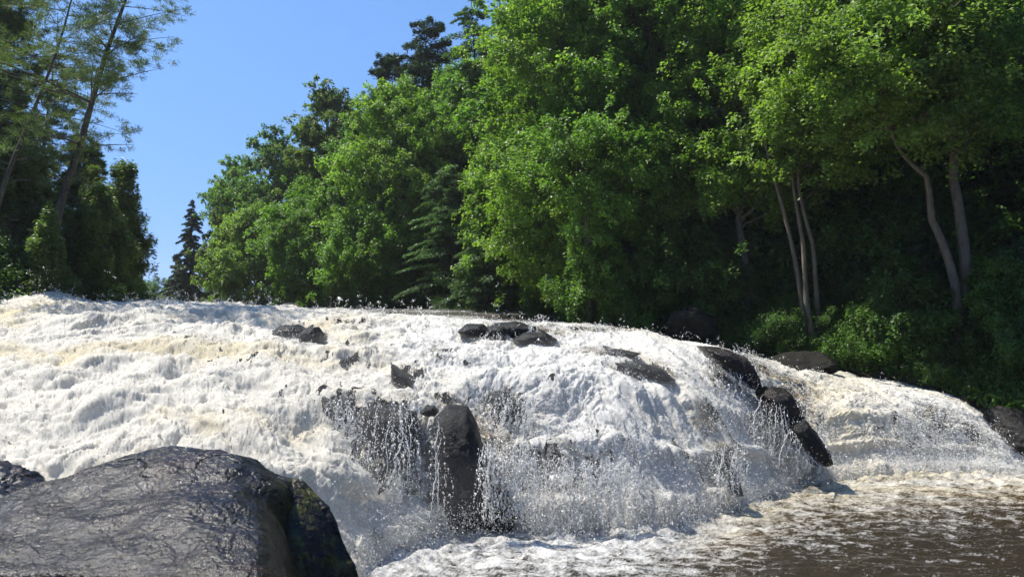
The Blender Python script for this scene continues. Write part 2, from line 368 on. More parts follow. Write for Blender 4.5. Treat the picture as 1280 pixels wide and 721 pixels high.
# ------------------------------------------------------------------ spray (drops thrown along little arcs)
def drops(P, D, L, Wd):
    n = len(P); A = nrm(np.cross(D, np.array([.3, .5, .8]))); B = np.cross(D, A); W_ = Wd[:, None]
    V = np.stack([P + D * L[:, None], P - D * L[:, None] * .6 + A * W_ * 1.2, P - D * L[:, None] * .6 - A * W_ * .6 + B * W_, P - D * L[:, None] * .6 - A * W_ * .6 - B * W_], 1).reshape(-1, 3)
    f = np.array([[0,1,2],[0,2,3],[0,3,1],[1,3,2]])
    return V, (np.arange(n)[:, None, None] * 4 + f[None]).reshape(-1, 3)
def spray(seed, narc, per, wgt, up, size, spread):
    r = np.random.default_rng(seed)
    w = np.clip(wgt, 0, None); w = w / w.sum(); idx = r.choice(len(w), narc, p=w)
    p0 = PW[idx]; nn = Nb.reshape(-1, 3)[idx]
    down = nrm(np.stack([r.normal(0, .35, narc), -np.ones(narc) * .6, -.8 * st[idx]], -1))
    v0 = nn * r.gamma(2, .55, narc)[:, None] * up + down * r.uniform(.4, 1.6, narc)[:, None] + r.normal(0, .45, (narc, 3)); v0[:, 2] += r.uniform(0, .9, narc) * up
    T = r.uniform(.0, .32, (narc, per))
    P = p0[:, None] + v0[:, None] * T[..., None]; P[..., 2] -= 4.9 * T ** 2
    P = P + r.normal(0, spread, P.shape)
    D = v0[:, None] + np.zeros_like(P); D[..., 2] -= 9.8 * T
    P = P.reshape(-1, 3); D = nrm(D.reshape(-1, 3) + r.normal(0, .4, P.shape))
    s = size * r.lognormal(0, .45, len(P)) * np.repeat(vlen[idx], per)
    return P, D, s * r.uniform(1, 2.6, len(P)), s
tt = np.tile(tq, nu); uu = GU.ravel()
vis = (tt > 1) & (tt < 7.3) & (uu > -60) & (uu < 1290)
area = vlen ** 2
turb = np.clip(.15 + .9 * (big + mid) + .6 * st, 0, None) * vis
edge = np.clip(1 - np.abs(strand * .9 + .42 - strand2 * .3 - thin * 1.12 + .22) * 6, 0, 1) * vis * (thin > .12)
crest = np.exp(-((tt - 6.9) / .18) ** 2) * vis * (uu < 700)
imp = np.exp(-((tt - 1.5) / .5) ** 2) * vis
acc = [spray(1, 13000, 9, turb * (1 - .93 * top) * (1 - .65 * ss(960, 1040, uu)), .62, .0030, .012), spray(2, 9000, 10, edge + .03 * (thin > .3) * vis, .35, .0034, .01),
       spray(3, 260, 12, crest, .8, .0045, .02), spray(4, 9000, 10, imp, .8, .0030, .03)]
V, Fc = drops(*[np.concatenate(a) for a in zip(*acc)])
tag(link("spray", mesh("spray", V, Fc, M['spray'])), "white drops of spray thrown up all over the falls", "spray", kind='stuff')

def tubes(list_, sides=7):
    Vs, Fs, o = [], [], 0
    for pts, rad in list_:
        pts = np.asarray(pts, float); n = len(pts); T = nrm(np.gradient(pts, axis=0))
        ref = np.array([0.31, .95, 0.05]); A = nrm(np.cross(T, ref)); B = np.cross(T, A)
        a = np.linspace(0, 2 * math.pi, sides, endpoint=False)
        ring = pts[:, None] + (A[:, None] * np.cos(a)[None, :, None] + B[:, None] * np.sin(a)[None, :, None]) * np.asarray(rad)[:, None, None]
        Vs.append(ring.reshape(-1, 3)); i, j = np.meshgrid(np.arange(n - 1), np.arange(sides), indexing='ij')
        Fs.append(np.stack([i * sides + j, i * sides + (j + 1) % sides, (i + 1) * sides + (j + 1) % sides, (i + 1) * sides + j], -1).reshape(-1, 4) + o); o += n * sides
    return np.concatenate(Vs), np.concatenate(Fs)
# falling threads of water over the dark rock faces
def threads(zs, seed):
    r = np.random.default_rng(seed); tb = []; dp = []; dd_ = []; ds = []; dl_ = []
    for (u0, u1, v0, v1, Y0, Y1, n) in zs:
        for k_ in range(n):
            u = r.uniform(u0, u1); va = v0 + r.normal(0, 5); vb = va + (v1 - v0) * r.uniform(.35, 1.05); m = 14; t = np.linspace(0, 1, m)
            if r.uniform() < .45: sft = r.uniform(0, .6) * (v1 - v0); va += sft; vb = min(vb + sft, v1 + 8)
            drift = r.normal(0, 5) * t + np.cumsum(r.normal(0, 1.3, m)); fr = (va + (vb - va) * t - v0) / (v1 - v0)
            P_ = W(u + drift, va + (vb - va) * t, Y0 + (Y1 - Y0) * fr + r.normal(0, .05)) + r.normal(0, .004, (m, 3))
            if r.uniform() < .16: tb.append((P_, r.uniform(.002, .006) * np.abs(np.sin(t * np.pi)) ** .4 * r.uniform(.3, 1.5, m) + .0012))
            nd = int(r.integers(14, 42)); td = r.uniform(0, 1, nd) ** .9 * (m - 1.001); i0 = td.astype(int); f_ = (td - i0)[:, None]
            Pd = P_[i0] * (1 - f_) + P_[i0 + 1] * f_ + r.normal(0, 1, (nd, 3)) * (.004 + .018 * r.uniform(0, 1, (nd, 1)) ** 2)
            dp.append(Pd); dd_.append(nrm(P_[i0 + 1] - P_[i0] + r.normal(0, .008, (nd, 3)))); sz = .0034 * r.lognormal(0, .5, nd); ds.append(sz); dl_.append(sz * r.uniform(1.2, 5, nd))
    V1, F1 = tubes(tb, 4); V2, F2 = drops(np.concatenate(dp), np.concatenate(dd_), np.concatenate(dl_), np.concatenate(ds))
    F2 = np.concatenate([F2, F2[:, :1]], 1)[:, :3]; F1 = np.concatenate([F1[:, [0, 1, 2]], F1[:, [0, 2, 3]]])
    return np.concatenate([V1, V2]), np.concatenate([F1, F2 + len(V1)])
V, Fc = threads([(449,524,506,612,11.28,10.9,80),(598,668,556,645,10.95,10.75,170),(404,446,500,580,11.45,11.3,90),(660,800,575,650,11.3,11.1,230),(612,668,495,545,12.45,12.2,70),
                 (943,1000,500,580,14.1,13.8,70),(1000,1035,540,590,14,13.8,50),(870,945,440,490,14.6,14.3,60),(608,696,404,432,16.4,16.1,50),(890,930,560,620,12.3,12.1,50),(540,556,525,640,10.85,10.8,16)], 5)
tag(link("falling_water", mesh("falling_water", V, Fc, M['spray'])), kind='structure')

# thin mist standing over the falling water: a closed shell that hugs the falls
ui = np.unique(np.concatenate([np.searchsorted(uq, np.arange(-400, 1285, 12.))])); ti_ = np.searchsorted(tq, np.linspace(.98, 6.9, 60))
Bm = base[np.ix_(ui, ti_)]; Nm = nrm(gnormals(Bm)); tu = uq[ui][:, None]; tv_ = tq[ti_][None, :]
hm = (.75 * ss(7, 1.2, tv_) + .03) * ss(1290, 1200, tu) * (1 + .35 * fbm(Bm.reshape(-1, 3) * .9 + 3, 3).reshape(len(ui), len(ti_))) + .01
out_ = Bm + (Nm * .6 + np.array([0, -.55, .35])) * hm[..., None]; in_ = Bm - Nm * .04
na, nb_ = len(ui), len(ti_); Va = np.concatenate([out_.reshape(-1, 3), in_.reshape(-1, 3)]); g1 = grid_faces(na, nb_); o_ = na * nb_
rim = [i * nb_ for i in range(na)] + [(na - 1) * nb_ + j for j in range(1, nb_)] + [i * nb_ + nb_ - 1 for i in range(na - 2, -1, -1)] + [j for j in range(nb_ - 2, 0, -1)]
rim = np.array(rim); rn = np.roll(rim, -1)
Fm = np.concatenate([g1, g1[:, ::-1] + o_, np.stack([rn, rim, rim + o_, rn + o_], -1)])
def vol_mat(name, dens, col, an):
    m, nt = newmat(name); v = N(nt, "ShaderNodeVolumePrincipled", Density=dens, Anisotropy=an); v.inputs["Color"].default_value = (*col, 1)
    o = nt.nodes.new("ShaderNodeOutputMaterial"); nt.links.new(v.outputs[0], o.inputs["Volume"]); return m
tag(link("mist", mesh("mist", Va, Fm, vol_mat("mist", .07, (.97, .97, .96), .2))), "thin white mist hanging over the falling water", "mist", kind='stuff')

# ------------------------------------------------------------------ land
RB = np.array([(16,-30),(16,0),(14.5,8),(11.6,14.2),(10.4,16.8),(9.9,18.6),(8.6,20.2),(6.6,21.6),(2.6,25),(-3.5,33),(-12,47),(-26,66),(-44,100),(-90,190)], float)
LB = np.array([(-12,-30),(-12,0),(-11,9),(-11.2,14),(-11.6,18),(-13.2,21.5),(-19,34),(-36,66),(-56,100),(-110,190)], float)
def polyx(poly, y):
    return np.interp(y, poly[:, 1], poly[:, 0])
def ground_z(x, y):
    x = np.asarray(x, float); y = np.asarray(y, float)
    lev = 3.0 * ss(14.0, 22.0, y) + .0 * y
    rl = 1.55 * ss(12.5, 21.0, y) + .6 * ss(21, 27, y)
    k1 = 1 / np.sqrt(1 + np.interp(y, [0, 15, 25, 60, 100], [0, .3, .9, 1.3, 1.3]) ** 2)
    dr = (x - polyx(RB, y)) * k1; dl = (polyx(LB, y) - x) * k1
    zr = rl + .35 * ss(0, .8, dr) - .5 * ss(0, 3, dr) * ss(24, 19, y) + (.30 + .18 * ss(0, 14, x)) * np.clip(dr, 0, 60) ** .97
    zl = np.maximum(lev, 2.4) + .35 * ss(0, .8, dl) + .12 * np.clip(dl, 0, 60)
    nz = .35 * fbm(np.stack([x.ravel() * .35, y.ravel() * .35, x.ravel() * 0], -1), 4).reshape(x.shape)
    zin = np.where(y > 21.5, 2.2, -1.5) + 0 * x
    z = np.where(dr > 0, zr + nz * ss(0, 2, dr), np.where(dl > 0, zl + nz * ss(0, 2, dl), zin))
    z = np.where(y > 82, np.minimum(np.maximum(z, 2.2 + .055 * (y - 82) + nz), 5.2 + .2 * nz), z)
    z = np.where((dr <= 0) & (dl <= 0) & (y < 3), np.maximum(z, -1.5 + 3.1 * ss(2.6, .4, y)), z)
    return z
gx = np.concatenate([-np.geomspace(600, 60, 30), np.linspace(-58, 58, 420), np.geomspace(60, 600, 30)])
gy_ = np.concatenate([np.linspace(-120, -10, 20), np.linspace(-9, 70, 330), np.geomspace(71, 900, 60)])
GX, GYY = np.meshgrid(gx, gy_, indexing='ij')
ME = mesh("ground", np.stack([GX, GYY, ground_z(GX, GYY)], -1).reshape(-1, 3), grid_faces(len(gx), len(gy_)), M['ground'])
tag(link("ground", ME), kind='structure')
# quiet river above the falls, winding off up the valley
ry = np.linspace(21, 190, 260); rs = np.linspace(0, 1, 60)
RYg, RSg = np.meshgrid(ry, rs, indexing='ij')
rx = (polyx(LB, RYg) - .8) * (1 - RSg) + (polyx(RB, RYg) + .8) * RSg
rz = np.interp(RYg, [21, 30, 190], [2.72, 3.0, 3.05]) - 1.1 * ss(.5, 1, RSg) * ss(29, 21, RYg) + .05 * fbm(np.stack([rx.ravel() * .7, RYg.ravel() * .9, rx.ravel() * 0], -1), 3).reshape(rx.shape)
rf = .25 + .6 * fbm(np.stack([rx.ravel() * .5, RYg.ravel() * 1.1, rx.ravel() * 0 + 5], -1), 4)
ME = mesh("river_water", np.stack([rx, RYg, rz], -1).reshape(-1, 3), grid_faces(len(ry), len(rs)), M['pool'], attrs={"foam": rf, "tint": rf * 0})
tag(link("river_water", ME), kind='structure')

# ------------------------------------------------------------------ rocks
import bmesh
def ico(sub):
    bm = bmesh.new(); bmesh.ops.create_icosphere(bm, subdivisions=sub, radius=1)
    V = np.array([v.co[:] for v in bm.verts]); Fq = np.array([[v.index for v in f.verts] for f in bm.faces]); bm.free()
    return nrm(V), Fq
ICO = {s: ico(s) for s in (5, 6, 7)}
def rock(name, label, c, size, seed, mat, rotz=0, tilt=(0, 0), sub=6, npl=13, group=None, cat_='rock', amp=1.0, planes=None):
    r = np.random.default_rng(seed); D, Fq = ICO[sub]
    pl = nrm(r.normal(size=(npl, 3))); h = r.uniform(.62, .98, npl)
    if planes is not None: pl = nrm(np.array([p[:3] for p in planes], float)); h = np.array([p[3] for p in planes])
    dots = D @ pl.T; inv = np.clip(dots, 1e-3, None) / h[None]; inv = np.concatenate([inv, np.full((len(D), 1), .85)], 1)
    p = 26; rad = 1 / (np.sum(inv ** p, 1) ** (1 / p))
    V = D * rad[:, None]
    V = V * (1 + amp * (.10 * fbm(V * 1.6 + seed, 4)[:, None]))
    rid = np.abs(fbm(V * 2.2 + seed * 1.7, 4, 2.2, .55))
    V = V * (1 + amp * (.05 - .12 * np.exp(-(rid / .05) ** 2) * .35))[:, None]
    V = V * (1 + amp * .07 * (np.round(fbm(V * 2.6 + seed * 3, 3)[:, None] * 5) / 5 ))
    V = V + amp * .03 * np.stack([fbm(V * 7 + s, 3) for s in (1, 5, 9)], -1)
    V = V * np.array(size)
    o = link(name, mesh(name, V, Fq, mat)); o.location = c; o.rotation_euler = (tilt[0], tilt[1], rotz)
    return tag(o, label, cat_, group)
def rk(name, label, u, v, Y, wpx, hpx, dep, seed, mat='wetrock', **kw):
    "rock whose visible face spans wpx x hpx photo pixels at distance Y"
    c = W(u, v, Y); return rock(name, label, c, (wpx / F * Y / 2, dep, hpx / F * Y / 2), seed, M[mat], **kw)

def poly_rock(label, ctr, Y, dep, pts, seed, mat='wetrock', amp=1.0, sub=6, p=3.2, lean=0):
    "rock whose front outline is the polygon pts (photo pixels at distance Y), with real depth dep"
    D, Fq = ICO[sub]; c = W(ctr[0], ctr[1], Y); sc = Y / F
    q2 = np.array([((a - ctr[0]) * sc, (ctr[1] - b) * sc) for a, b in pts]); n = len(q2)
    seg = np.concatenate([q2[i] + (q2[(i + 1) % n] - q2[i]) * t for i in range(n) for t in np.linspace(0, 1, 12)[:-1, None]]).reshape(-1, 2)
    th = np.arctan2(seg[:, 1], seg[:, 0]); o = np.argsort(th); th = th[o]; rr = np.linalg.norm(seg, axis=1)[o]
    t_ = np.arctan2(D[:, 2], D[:, 0]); r_ = np.interp(t_, np.concatenate([th - 2 * np.pi, th, th + 2 * np.pi]), np.tile(rr, 3))
    s_ = np.sqrt(D[:, 0] ** 2 + D[:, 2] ** 2); k_ = 1 / (s_ ** p + np.abs(D[:, 1]) ** p) ** (1 / p)
    V = np.stack([np.cos(t_) * r_ * s_ * k_, D[:, 1] * dep * k_, np.sin(t_) * r_ * s_ * k_], -1)
    V[:, 1] += lean * V[:, 2]
    sz = np.mean(rr); w_ = V / sz
    V = V + nrm(V) * (amp * sz * (.10 * fbm(w_ * 1.5 + seed, 3) + .07 * np.round(fbm(w_ * np.array([2.2, 2.2, 1.2]) + seed * 3, 3) * 5) / 5 + .035 * fbm(w_ * 6 + seed, 4)))[:, None]
    ob = link("river_rock", mesh("river_rock", V, Fq, M[mat])); ob.location = c
    return tag(ob, label, "rock")
PR = poly_rock
PR("small black wet rock poking out near the lip of the falls, alone in white water", (388,424), 15.0, .35, [(376,418),(384,410),(396,409),(404,418),(402,432),(392,440),(380,437)], 3)
PR("low veined rock with thin water over it just left of the small black lip rock", (360,417), 15.6, .4, [(338,418),(352,407),(372,406),(384,412),(378,424),(350,426)], 4)
PR("flat black ledge rock on the crest with water trickling over its middle", (634,412), 17.0, .8, [(608,412),(618,404),(645,402),(668,408),(672,416),(650,420),(618,420)], 51)
PR("dark hump at the left end of the flat crest ledge", (592,413), 16.9, .6, [(572,414),(584,405),(604,405),(612,412),(606,421),(582,422)], 62)
PR("low grey rock at the right end of the flat crest ledge", (670,424), 16.2, .5, [(640,424),(655,416),(680,415),(696,424),(688,432),(655,433)], 73)
PR("jagged dark rock left of the water veil", (428,522), 11.85, .35, [(404,494),(418,500),(438,496),(442,520),(438,556),(430,572),(422,545),(410,520)], 8)
PR("blunt black rock behind a veil of falling water threads", (482,550), 11.75, .45, [(449,520),(462,506),(490,508),(520,514),(524,560),(520,620),(470,600),(448,570)], 9)
PR("big smooth black wedge of rock standing in the middle of the falls", (578,582), 11.5, .42, [(543,524),(560,508),(584,511),(596,532),(603,560),(618,592),(640,616),(652,638),(640,652),(566,652),(548,606)], 12, amp=.45, sub=7, p=4, lean=.25)
PR("small black knob beside the top of the big wedge rock", (537,513), 12.0, .15, [(526,514),(533,506),(543,507),(549,514),(544,519),(532,519)], 13)
PR("pointed dark rock splitting the flow above the water veil", (502,470), 13.25, .3, [(490,455),(500,462),(514,470),(520,484),(506,488),(492,478)], 14)
PR("dark rock seen through thin water up and right of the big wedge", (636,512), 12.75, .3, [(612,492),(630,490),(652,505),(668,530),(650,536),(622,520)], 15)
PR("slanting slab of wet rock lying across the upper right of the dome", (808,463), 14.2, .45, [(768,453),(800,453),(826,460),(842,474),(828,475),(800,468),(778,461)], 16)
PR("rounded brown edged slab at the right shoulder of the dome", (918,456), 14.9, .5, [(872,432),(900,434),(925,444),(942,462),(950,490),(932,482),(908,462),(884,446)], 17, 'redrock', amp=.6)
PR("reddish black boulder at the gap between the dome and the side chute", (975,508), 14.5, .45, [(946,490),(958,483),(978,485),(994,505),(1004,530),(996,550),(975,535),(955,515)], 18, 'redrock', amp=.6)
PR("lower black rock stepping down below the reddish boulder", (1005,548), 14.2, .4, [(980,530),(998,520),(1012,535),(1030,562),(1036,578),(1015,580),(995,560)], 19)
PR("half drowned dark rock at the foot of the right side of the dome", (910,592), 12.5, .25, [(896,565),(908,570),(920,595),(926,618),(912,616),(900,590)], 20)
#PR("low dark rock washed over at the foot of the big wedge", (740,600), 11.75, .25, [(710,575),(740,572),(770,595),(775,625),(735,630),(708,610)], 22)
PR("thin dark rib on the dome above the slanting slab", (775,441), 14.9, .4, [(752,440),(770,436),(800,441),(790,446),(765,445)], 23)
# bank boulders
rk("bank_boulder", "tall grey boulder standing in deep shade just past the crest", 862, 408, 22.0, 54, 46, .7, 31, mat='dryrock', cat_='boulder')
rk("bank_boulder", "flat topped dark boulder at the foot of the paired slim trunks", 1004, 456, 19.3, 72, 28, .8, 32, mat='dryrock', cat_='boulder')
rk("bank_boulder", "wide dark boulder at the end of the side chute on the right bank", 1262, 548, 16.6, 110, 80, .9, 34, mat='wetrock', cat_='boulder')
rk("bank_boulder", "wet block of rock beyond the end of the side chute, outside the spray", 1345, 560, 15.6, 120, 90, .9, 35, mat='wetrock', cat_='boulder')
rk("rock_ledge", "bare brown rock ledge at the foot of the pines on the left bank", 14, 368, 19.4, 110, 22, 1.4, 41, mat='ledge', cat_='ledge')

# foreground boulder
fb = {
 -330: [(1500,4.4),(760,5.6),(668,5.1),(672,4.9),(690,4.6),(715,4.3),(745,4.0),(800,3.7),(1500,3.6)],
 -100: [(1400,5.6),(720,5.7),(650,5.2),(654,5.0),(668,4.7),(684,4.4),(698,4.1),(745,3.85),(1500,3.8)],
    0: [(1300,6.0),(700,5.8),(624,5.3),(628,5.1),(648,4.7),(672,4.35),(694,4.05),(730,3.8),(1500,3.75)],
   52: [(1250,6.1),(680,5.9),(605,5.4),(609,5.2),(632,4.75),(660,4.35),(696,3.98),(728,3.8),(1500,3.8)],
  144: [(1200,6.2),(650,6.0),(578,5.5),(583,5.3),(612,4.8),(650,4.3),(703,3.85),(728,3.75),(1500,3.8)],
  223: [(1200,6.2),(630,6.0),(559,5.6),(565,5.35),(600,4.8),(645,4.25),(712,3.75),(735,3.6),(1500,3.7)],
  277: [(1200,6.2),(630,6.0),(557,5.6),(564,5.35),(600,4.8),(648,4.2),(722,3.65),(760,3.5),(1500,3.5)],
  322: [(1200,6.1),(650,5.9),(571,5.5),(578,5.3),(610,4.8),(655,4.2),(726,3.65),(780,3.5),(1500,3.5)],
  338: [(1200,6.1),(660,5.8),(586,5.4),(592,5.25),(620,4.8),(662,4.25),(728,3.7),(800,3.55),(1500,3.6)],
  352: [(1200,6.1),(665,5.8),(593,5.4),(600,5.25),(630,4.95),(672,4.55),(728,4.1),(800,4.0),(1500,4.0)],
  366: [(1200,6.0),(670,5.8),(597,5.4),(605,5.3),(640,5.1),(685,4.85),(735,4.6),(810,4.5),(1500,4.5)],
  399: [(1200,6.0),(700,5.7),(626,5.3),(634,5.25),(665,5.1),(700,5.0),(745,4.85),(820,4.8),(1500,4.8)],
  424: [(1200,5.9),(730,5.6),(662,5.2),(670,5.18),(695,5.1),(722,5.05),(760,5.0),(840,4.95),(1500,4.95)],
  442: [(1200,5.8),(760,5.4),(699,5.15),(706,5.13),(726,5.1),(750,5.07),(790,5.03),(880,5.0),(1500,5.0)],
  452: [(1200,5.6),(800,5.3),(726,5.1),(733,5.09),(750,5.08),(775,5.06),(810,5.05),(900,5.03),(1500,5.02)],
  480: [(1300,5.2),(1000,5.15),(900,5.1),(905,5.1),(915,5.09),(930,5.08),(950,5.07),(1000,5.05),(1500,5.03)],
}
bu = np.concatenate([np.arange(-330, -10, 5.), np.arange(-10, 480.5, 1.0)]); bt = np.concatenate([np.linspace(0, 2, 90)[:-1], np.linspace(2, 7, 520)[:-1], np.linspace(7, 8, 40)])
bv, bY = loft(fb, bu, bt); BP = W(np.repeat(bu[:, None], len(bt), 1), bv, bY)
BN = gnormals(BP); sg = np.sign(BN[..., 2].mean()); BN = BN * sg; b = BP.reshape(-1, 3)
dd = .08 * fbm(b * 1.3, 3) + .026 * fbm(b * 2.6 + 4, 4) + .005 * fbm(b * 9 + 2, 3) + .005 * fbm(b * 31 + 2, 3, 2.1, .7)
cr = np.abs(fbm(b * np.array([1.0, 1.6, 1.6]) + 31, 3)); dd = dd - .03 * np.exp(-(cr / .012) ** 2) * ss(.0, .35, perlin(b * .8 + 5)) * 1.3
cr2 = np.abs(fbm(b * 2.7 + 77, 3)); dd = dd - .012 * np.exp(-(cr2 / .014) ** 2) * ss(.05, .4, perlin(b * 1.3 + 25))
pit = fbm(b * 26 + 9, 3); dd = dd + .003 * pit + .0035 * fbm(b * 62, 2, 2, .8)
BQ = b + BN.reshape(-1, 3) * dd[:, None]
moss = ss(330, 385, np.repeat(bu, len(bt))) * .9 + .1
ME = mesh("foreground_boulder", BQ, grid_faces(len(bu), len(bt)), M['boulder'], attrs={"moss": moss})
tag(link("foreground_boulder", ME), "large wet dark boulder with a smooth glistening back and mossy right side", "boulder")
rk("foreground_boulder", "smaller dark boulder at the left edge behind the large wet boulder", -70, 655, 6.6, 230, 150, .75, 43, mat='boulder', cat_='boulder', sub=7, tilt=(0, .25))

# ------------------------------------------------------------------ plants: geometry builders
def blades(P, D, Nn, L, Wd):
    D = nrm(D); S_ = nrm(np.cross(D, Nn)); up = np.cross(S_, D)
    L = L[:, None]; Wd = Wd[:, None]
    V = np.stack([P - D * L * .5, P + S_ * Wd * .5 + up * Wd * .15, P + D * L * .5, P - S_ * Wd * .5 + up * Wd * .15], 1).reshape(-1, 3)
    return V, np.arange(len(P) * 4).reshape(-1, 4)
def bez(a, b, c, n=8):
    t = np.linspace(0, 1, n)[:, None]; return (1 - t) ** 2 * a + 2 * t * (1 - t) * b + t * t * c
def axis_curve(pts, n=26, wob=.0, r=None):
    pts = np.asarray(pts, float); s = np.linspace(0, len(pts) - 1, n); P = cat(np.arange(len(pts)), pts, s)
    if wob and r is not None:
        w = r.normal(0, wob, (6, 2)); w[0] = 0; P[:, :2] += np.stack([np.interp(np.linspace(0, 5, n), range(6), w[:, k]) for k in (0, 1)], -1)
    return P
def at_h(ax, h): return np.stack([np.interp(h, ax[:, 2], ax[:, k]) for k in (0, 1, 2)], -1)

def broadleaf_meshes(seed, H, R, lo, nl=42, nt=13, nlv=60, leaf=.12, axes=None, r0=None, bias=(0, 0), bottom=.35, mat='maple', wob=.012, barkm='bark', bulge=.45, ctr=(0, 0)):
    r = np.random.default_rng(seed)
    if axes is None: axes = [[(0, 0, -.4), (r.normal(0, .15), r.normal(0, .15), H * .35), (r.normal(0, .5), r.normal(0, .4), H * .9)]]
    r0 = r0 or .012 * H + .02
    axs = [axis_curve(a, wob=wob * H, r=r) for a in axes]
    tub = [(a, r0 * (1 - .86 * np.linspace(0, 1, len(a)) ** 1.1) + r0 * .5 * np.exp(-np.linspace(0, 1, len(a)) * 40)) for a in axs]
    # limb tips spread over an egg-shaped crown
    cand = []
    i = 0
    while len(cand) < nl:
        i += 1
        f = r.uniform(0, 1); h = lo + (H - lo) * f
        env = R * (np.sin(np.pi * np.clip((f + bottom) / (1 + bottom), 0, 1) ** (1 / (1 + bulge))) ** .6 if f > .0 else .6)
        env = R * max(.12, (1 - abs((f - .42) / .60) ** 2.2)) if f > .42 else R * (bottom + (1 - bottom) * (f / .42) ** .8)
        a = r.uniform(0, 2 * np.pi); rr = env * r.uniform(.45, 1.0) ** .6 * (1 + .18 * r.normal())
        p = np.array([rr * np.cos(a) + bias[0] * f + ctr[0], rr * np.sin(a) + bias[1] * f + ctr[1], h])
        if all(np.linalg.norm((p - c) * np.array([1, 1, 1.2])) > R * min(.27, 1.6 / nl ** .5) * (1 if i < 4000 else 0) for c in cand): cand.append(p)
        if i > 9000: break
    cand = np.array(cand); LV = []; 
    for p in cand:
        ax = axs[r.integers(len(axs))]
        hb = max(ax[2, 2], lo * r.uniform(.8, 1.5), p[2] - r.uniform(.12, .3) * H * .6); hb = min(ax[-2, 2], hb, max(p[2] - .1, ax[2, 2])); a0 = at_h(ax, hb)
        rad0 = np.interp(hb, ax[:, 2], tub[0][1]) * .5
        m_ = a0 * .45 + p * .55 + np.array([0, 0, .10 * np.linalg.norm(p - a0)]) + r.normal(0, .12, 3)
        pts = bez(a0, m_, p, 9); pts[1:-1] += r.normal(0, .03, (7, 3))
        tub.append((pts, np.linspace(rad0, .012, 9)))
        lr = R * r.uniform(.18, .36); outw = nrm(np.array([p[0] - ctr[0], p[1] - ctr[1], .15 * H * .3]))
        tw = r.normal(size=(nt, 3)); tw = nrm(tw) * (r.uniform(.3, 1, (nt, 1)) ** .5) * lr * np.array([1.15, 1.15, .62])
        tw = tw + p + outw * lr * .25
        for t in tw[: max(3, nt // 3)]:
            tub.append((bez(p, (p + t) / 2 + (0, 0, .08), t, 4), np.linspace(.012, .005, 4)))
        LV.append(tw)
    tw = np.concatenate(LV); ex = cand[r.integers(len(cand), size=len(tw) // 2)] + r.normal(0, .30 * R, (len(tw) // 2, 3)) * np.array([1, 1, .8]); ex[:, 2] = np.clip(ex[:, 2], lo * .9, H + .2)
    tw = np.concatenate([tw, ex]); tw = tw + r.normal(0, .06 * R, tw.shape); n = len(tw) * nlv
    tc = np.repeat(tw, nlv, 0); sr = np.repeat(r.uniform(.18, .46, len(tw)), nlv) * (R / 3.6) ** .5
    a = r.uniform(0, 2 * np.pi, n); q_ = np.sqrt(r.uniform(0, 1, n)) * sr
    sl = np.repeat(r.normal(0, .35, (len(tw), 2)), nlv, 0)
    off = np.stack([q_ * np.cos(a), q_ * np.sin(a), r.normal(0, .09, n) - .5 * q_ ** 2 / sr], -1)
    off[:, 2] += sl[:, 0] * off[:, 0] + sl[:, 1] * off[:, 1]
    P = tc + off; outv = nrm((P - np.array([ctr[0], ctr[1], 0])) * np.array([1, 1, 0]) + 1e-4)
    Nn = nrm(np.array([0, 0, 1.0]) + outv * .45 + r.normal(0, .5, (n, 3)))
    D = nrm(nrm(off * np.array([1, 1, .3]) + 1e-4) + outv * .3 + r.normal(0, .6, (n, 3)) + np.array([0, 0, -.25]))
    L = leaf * r.uniform(.7, 1.3, n); V, Fq = blades(P, D, Nn, L, L * .72)
    crown = mesh("crown", V, Fq, M[mat], smooth=False)
    tv, tf = tubes(tub); trunk = mesh("trunk", tv, tf, M[barkm])
    return trunk, crown

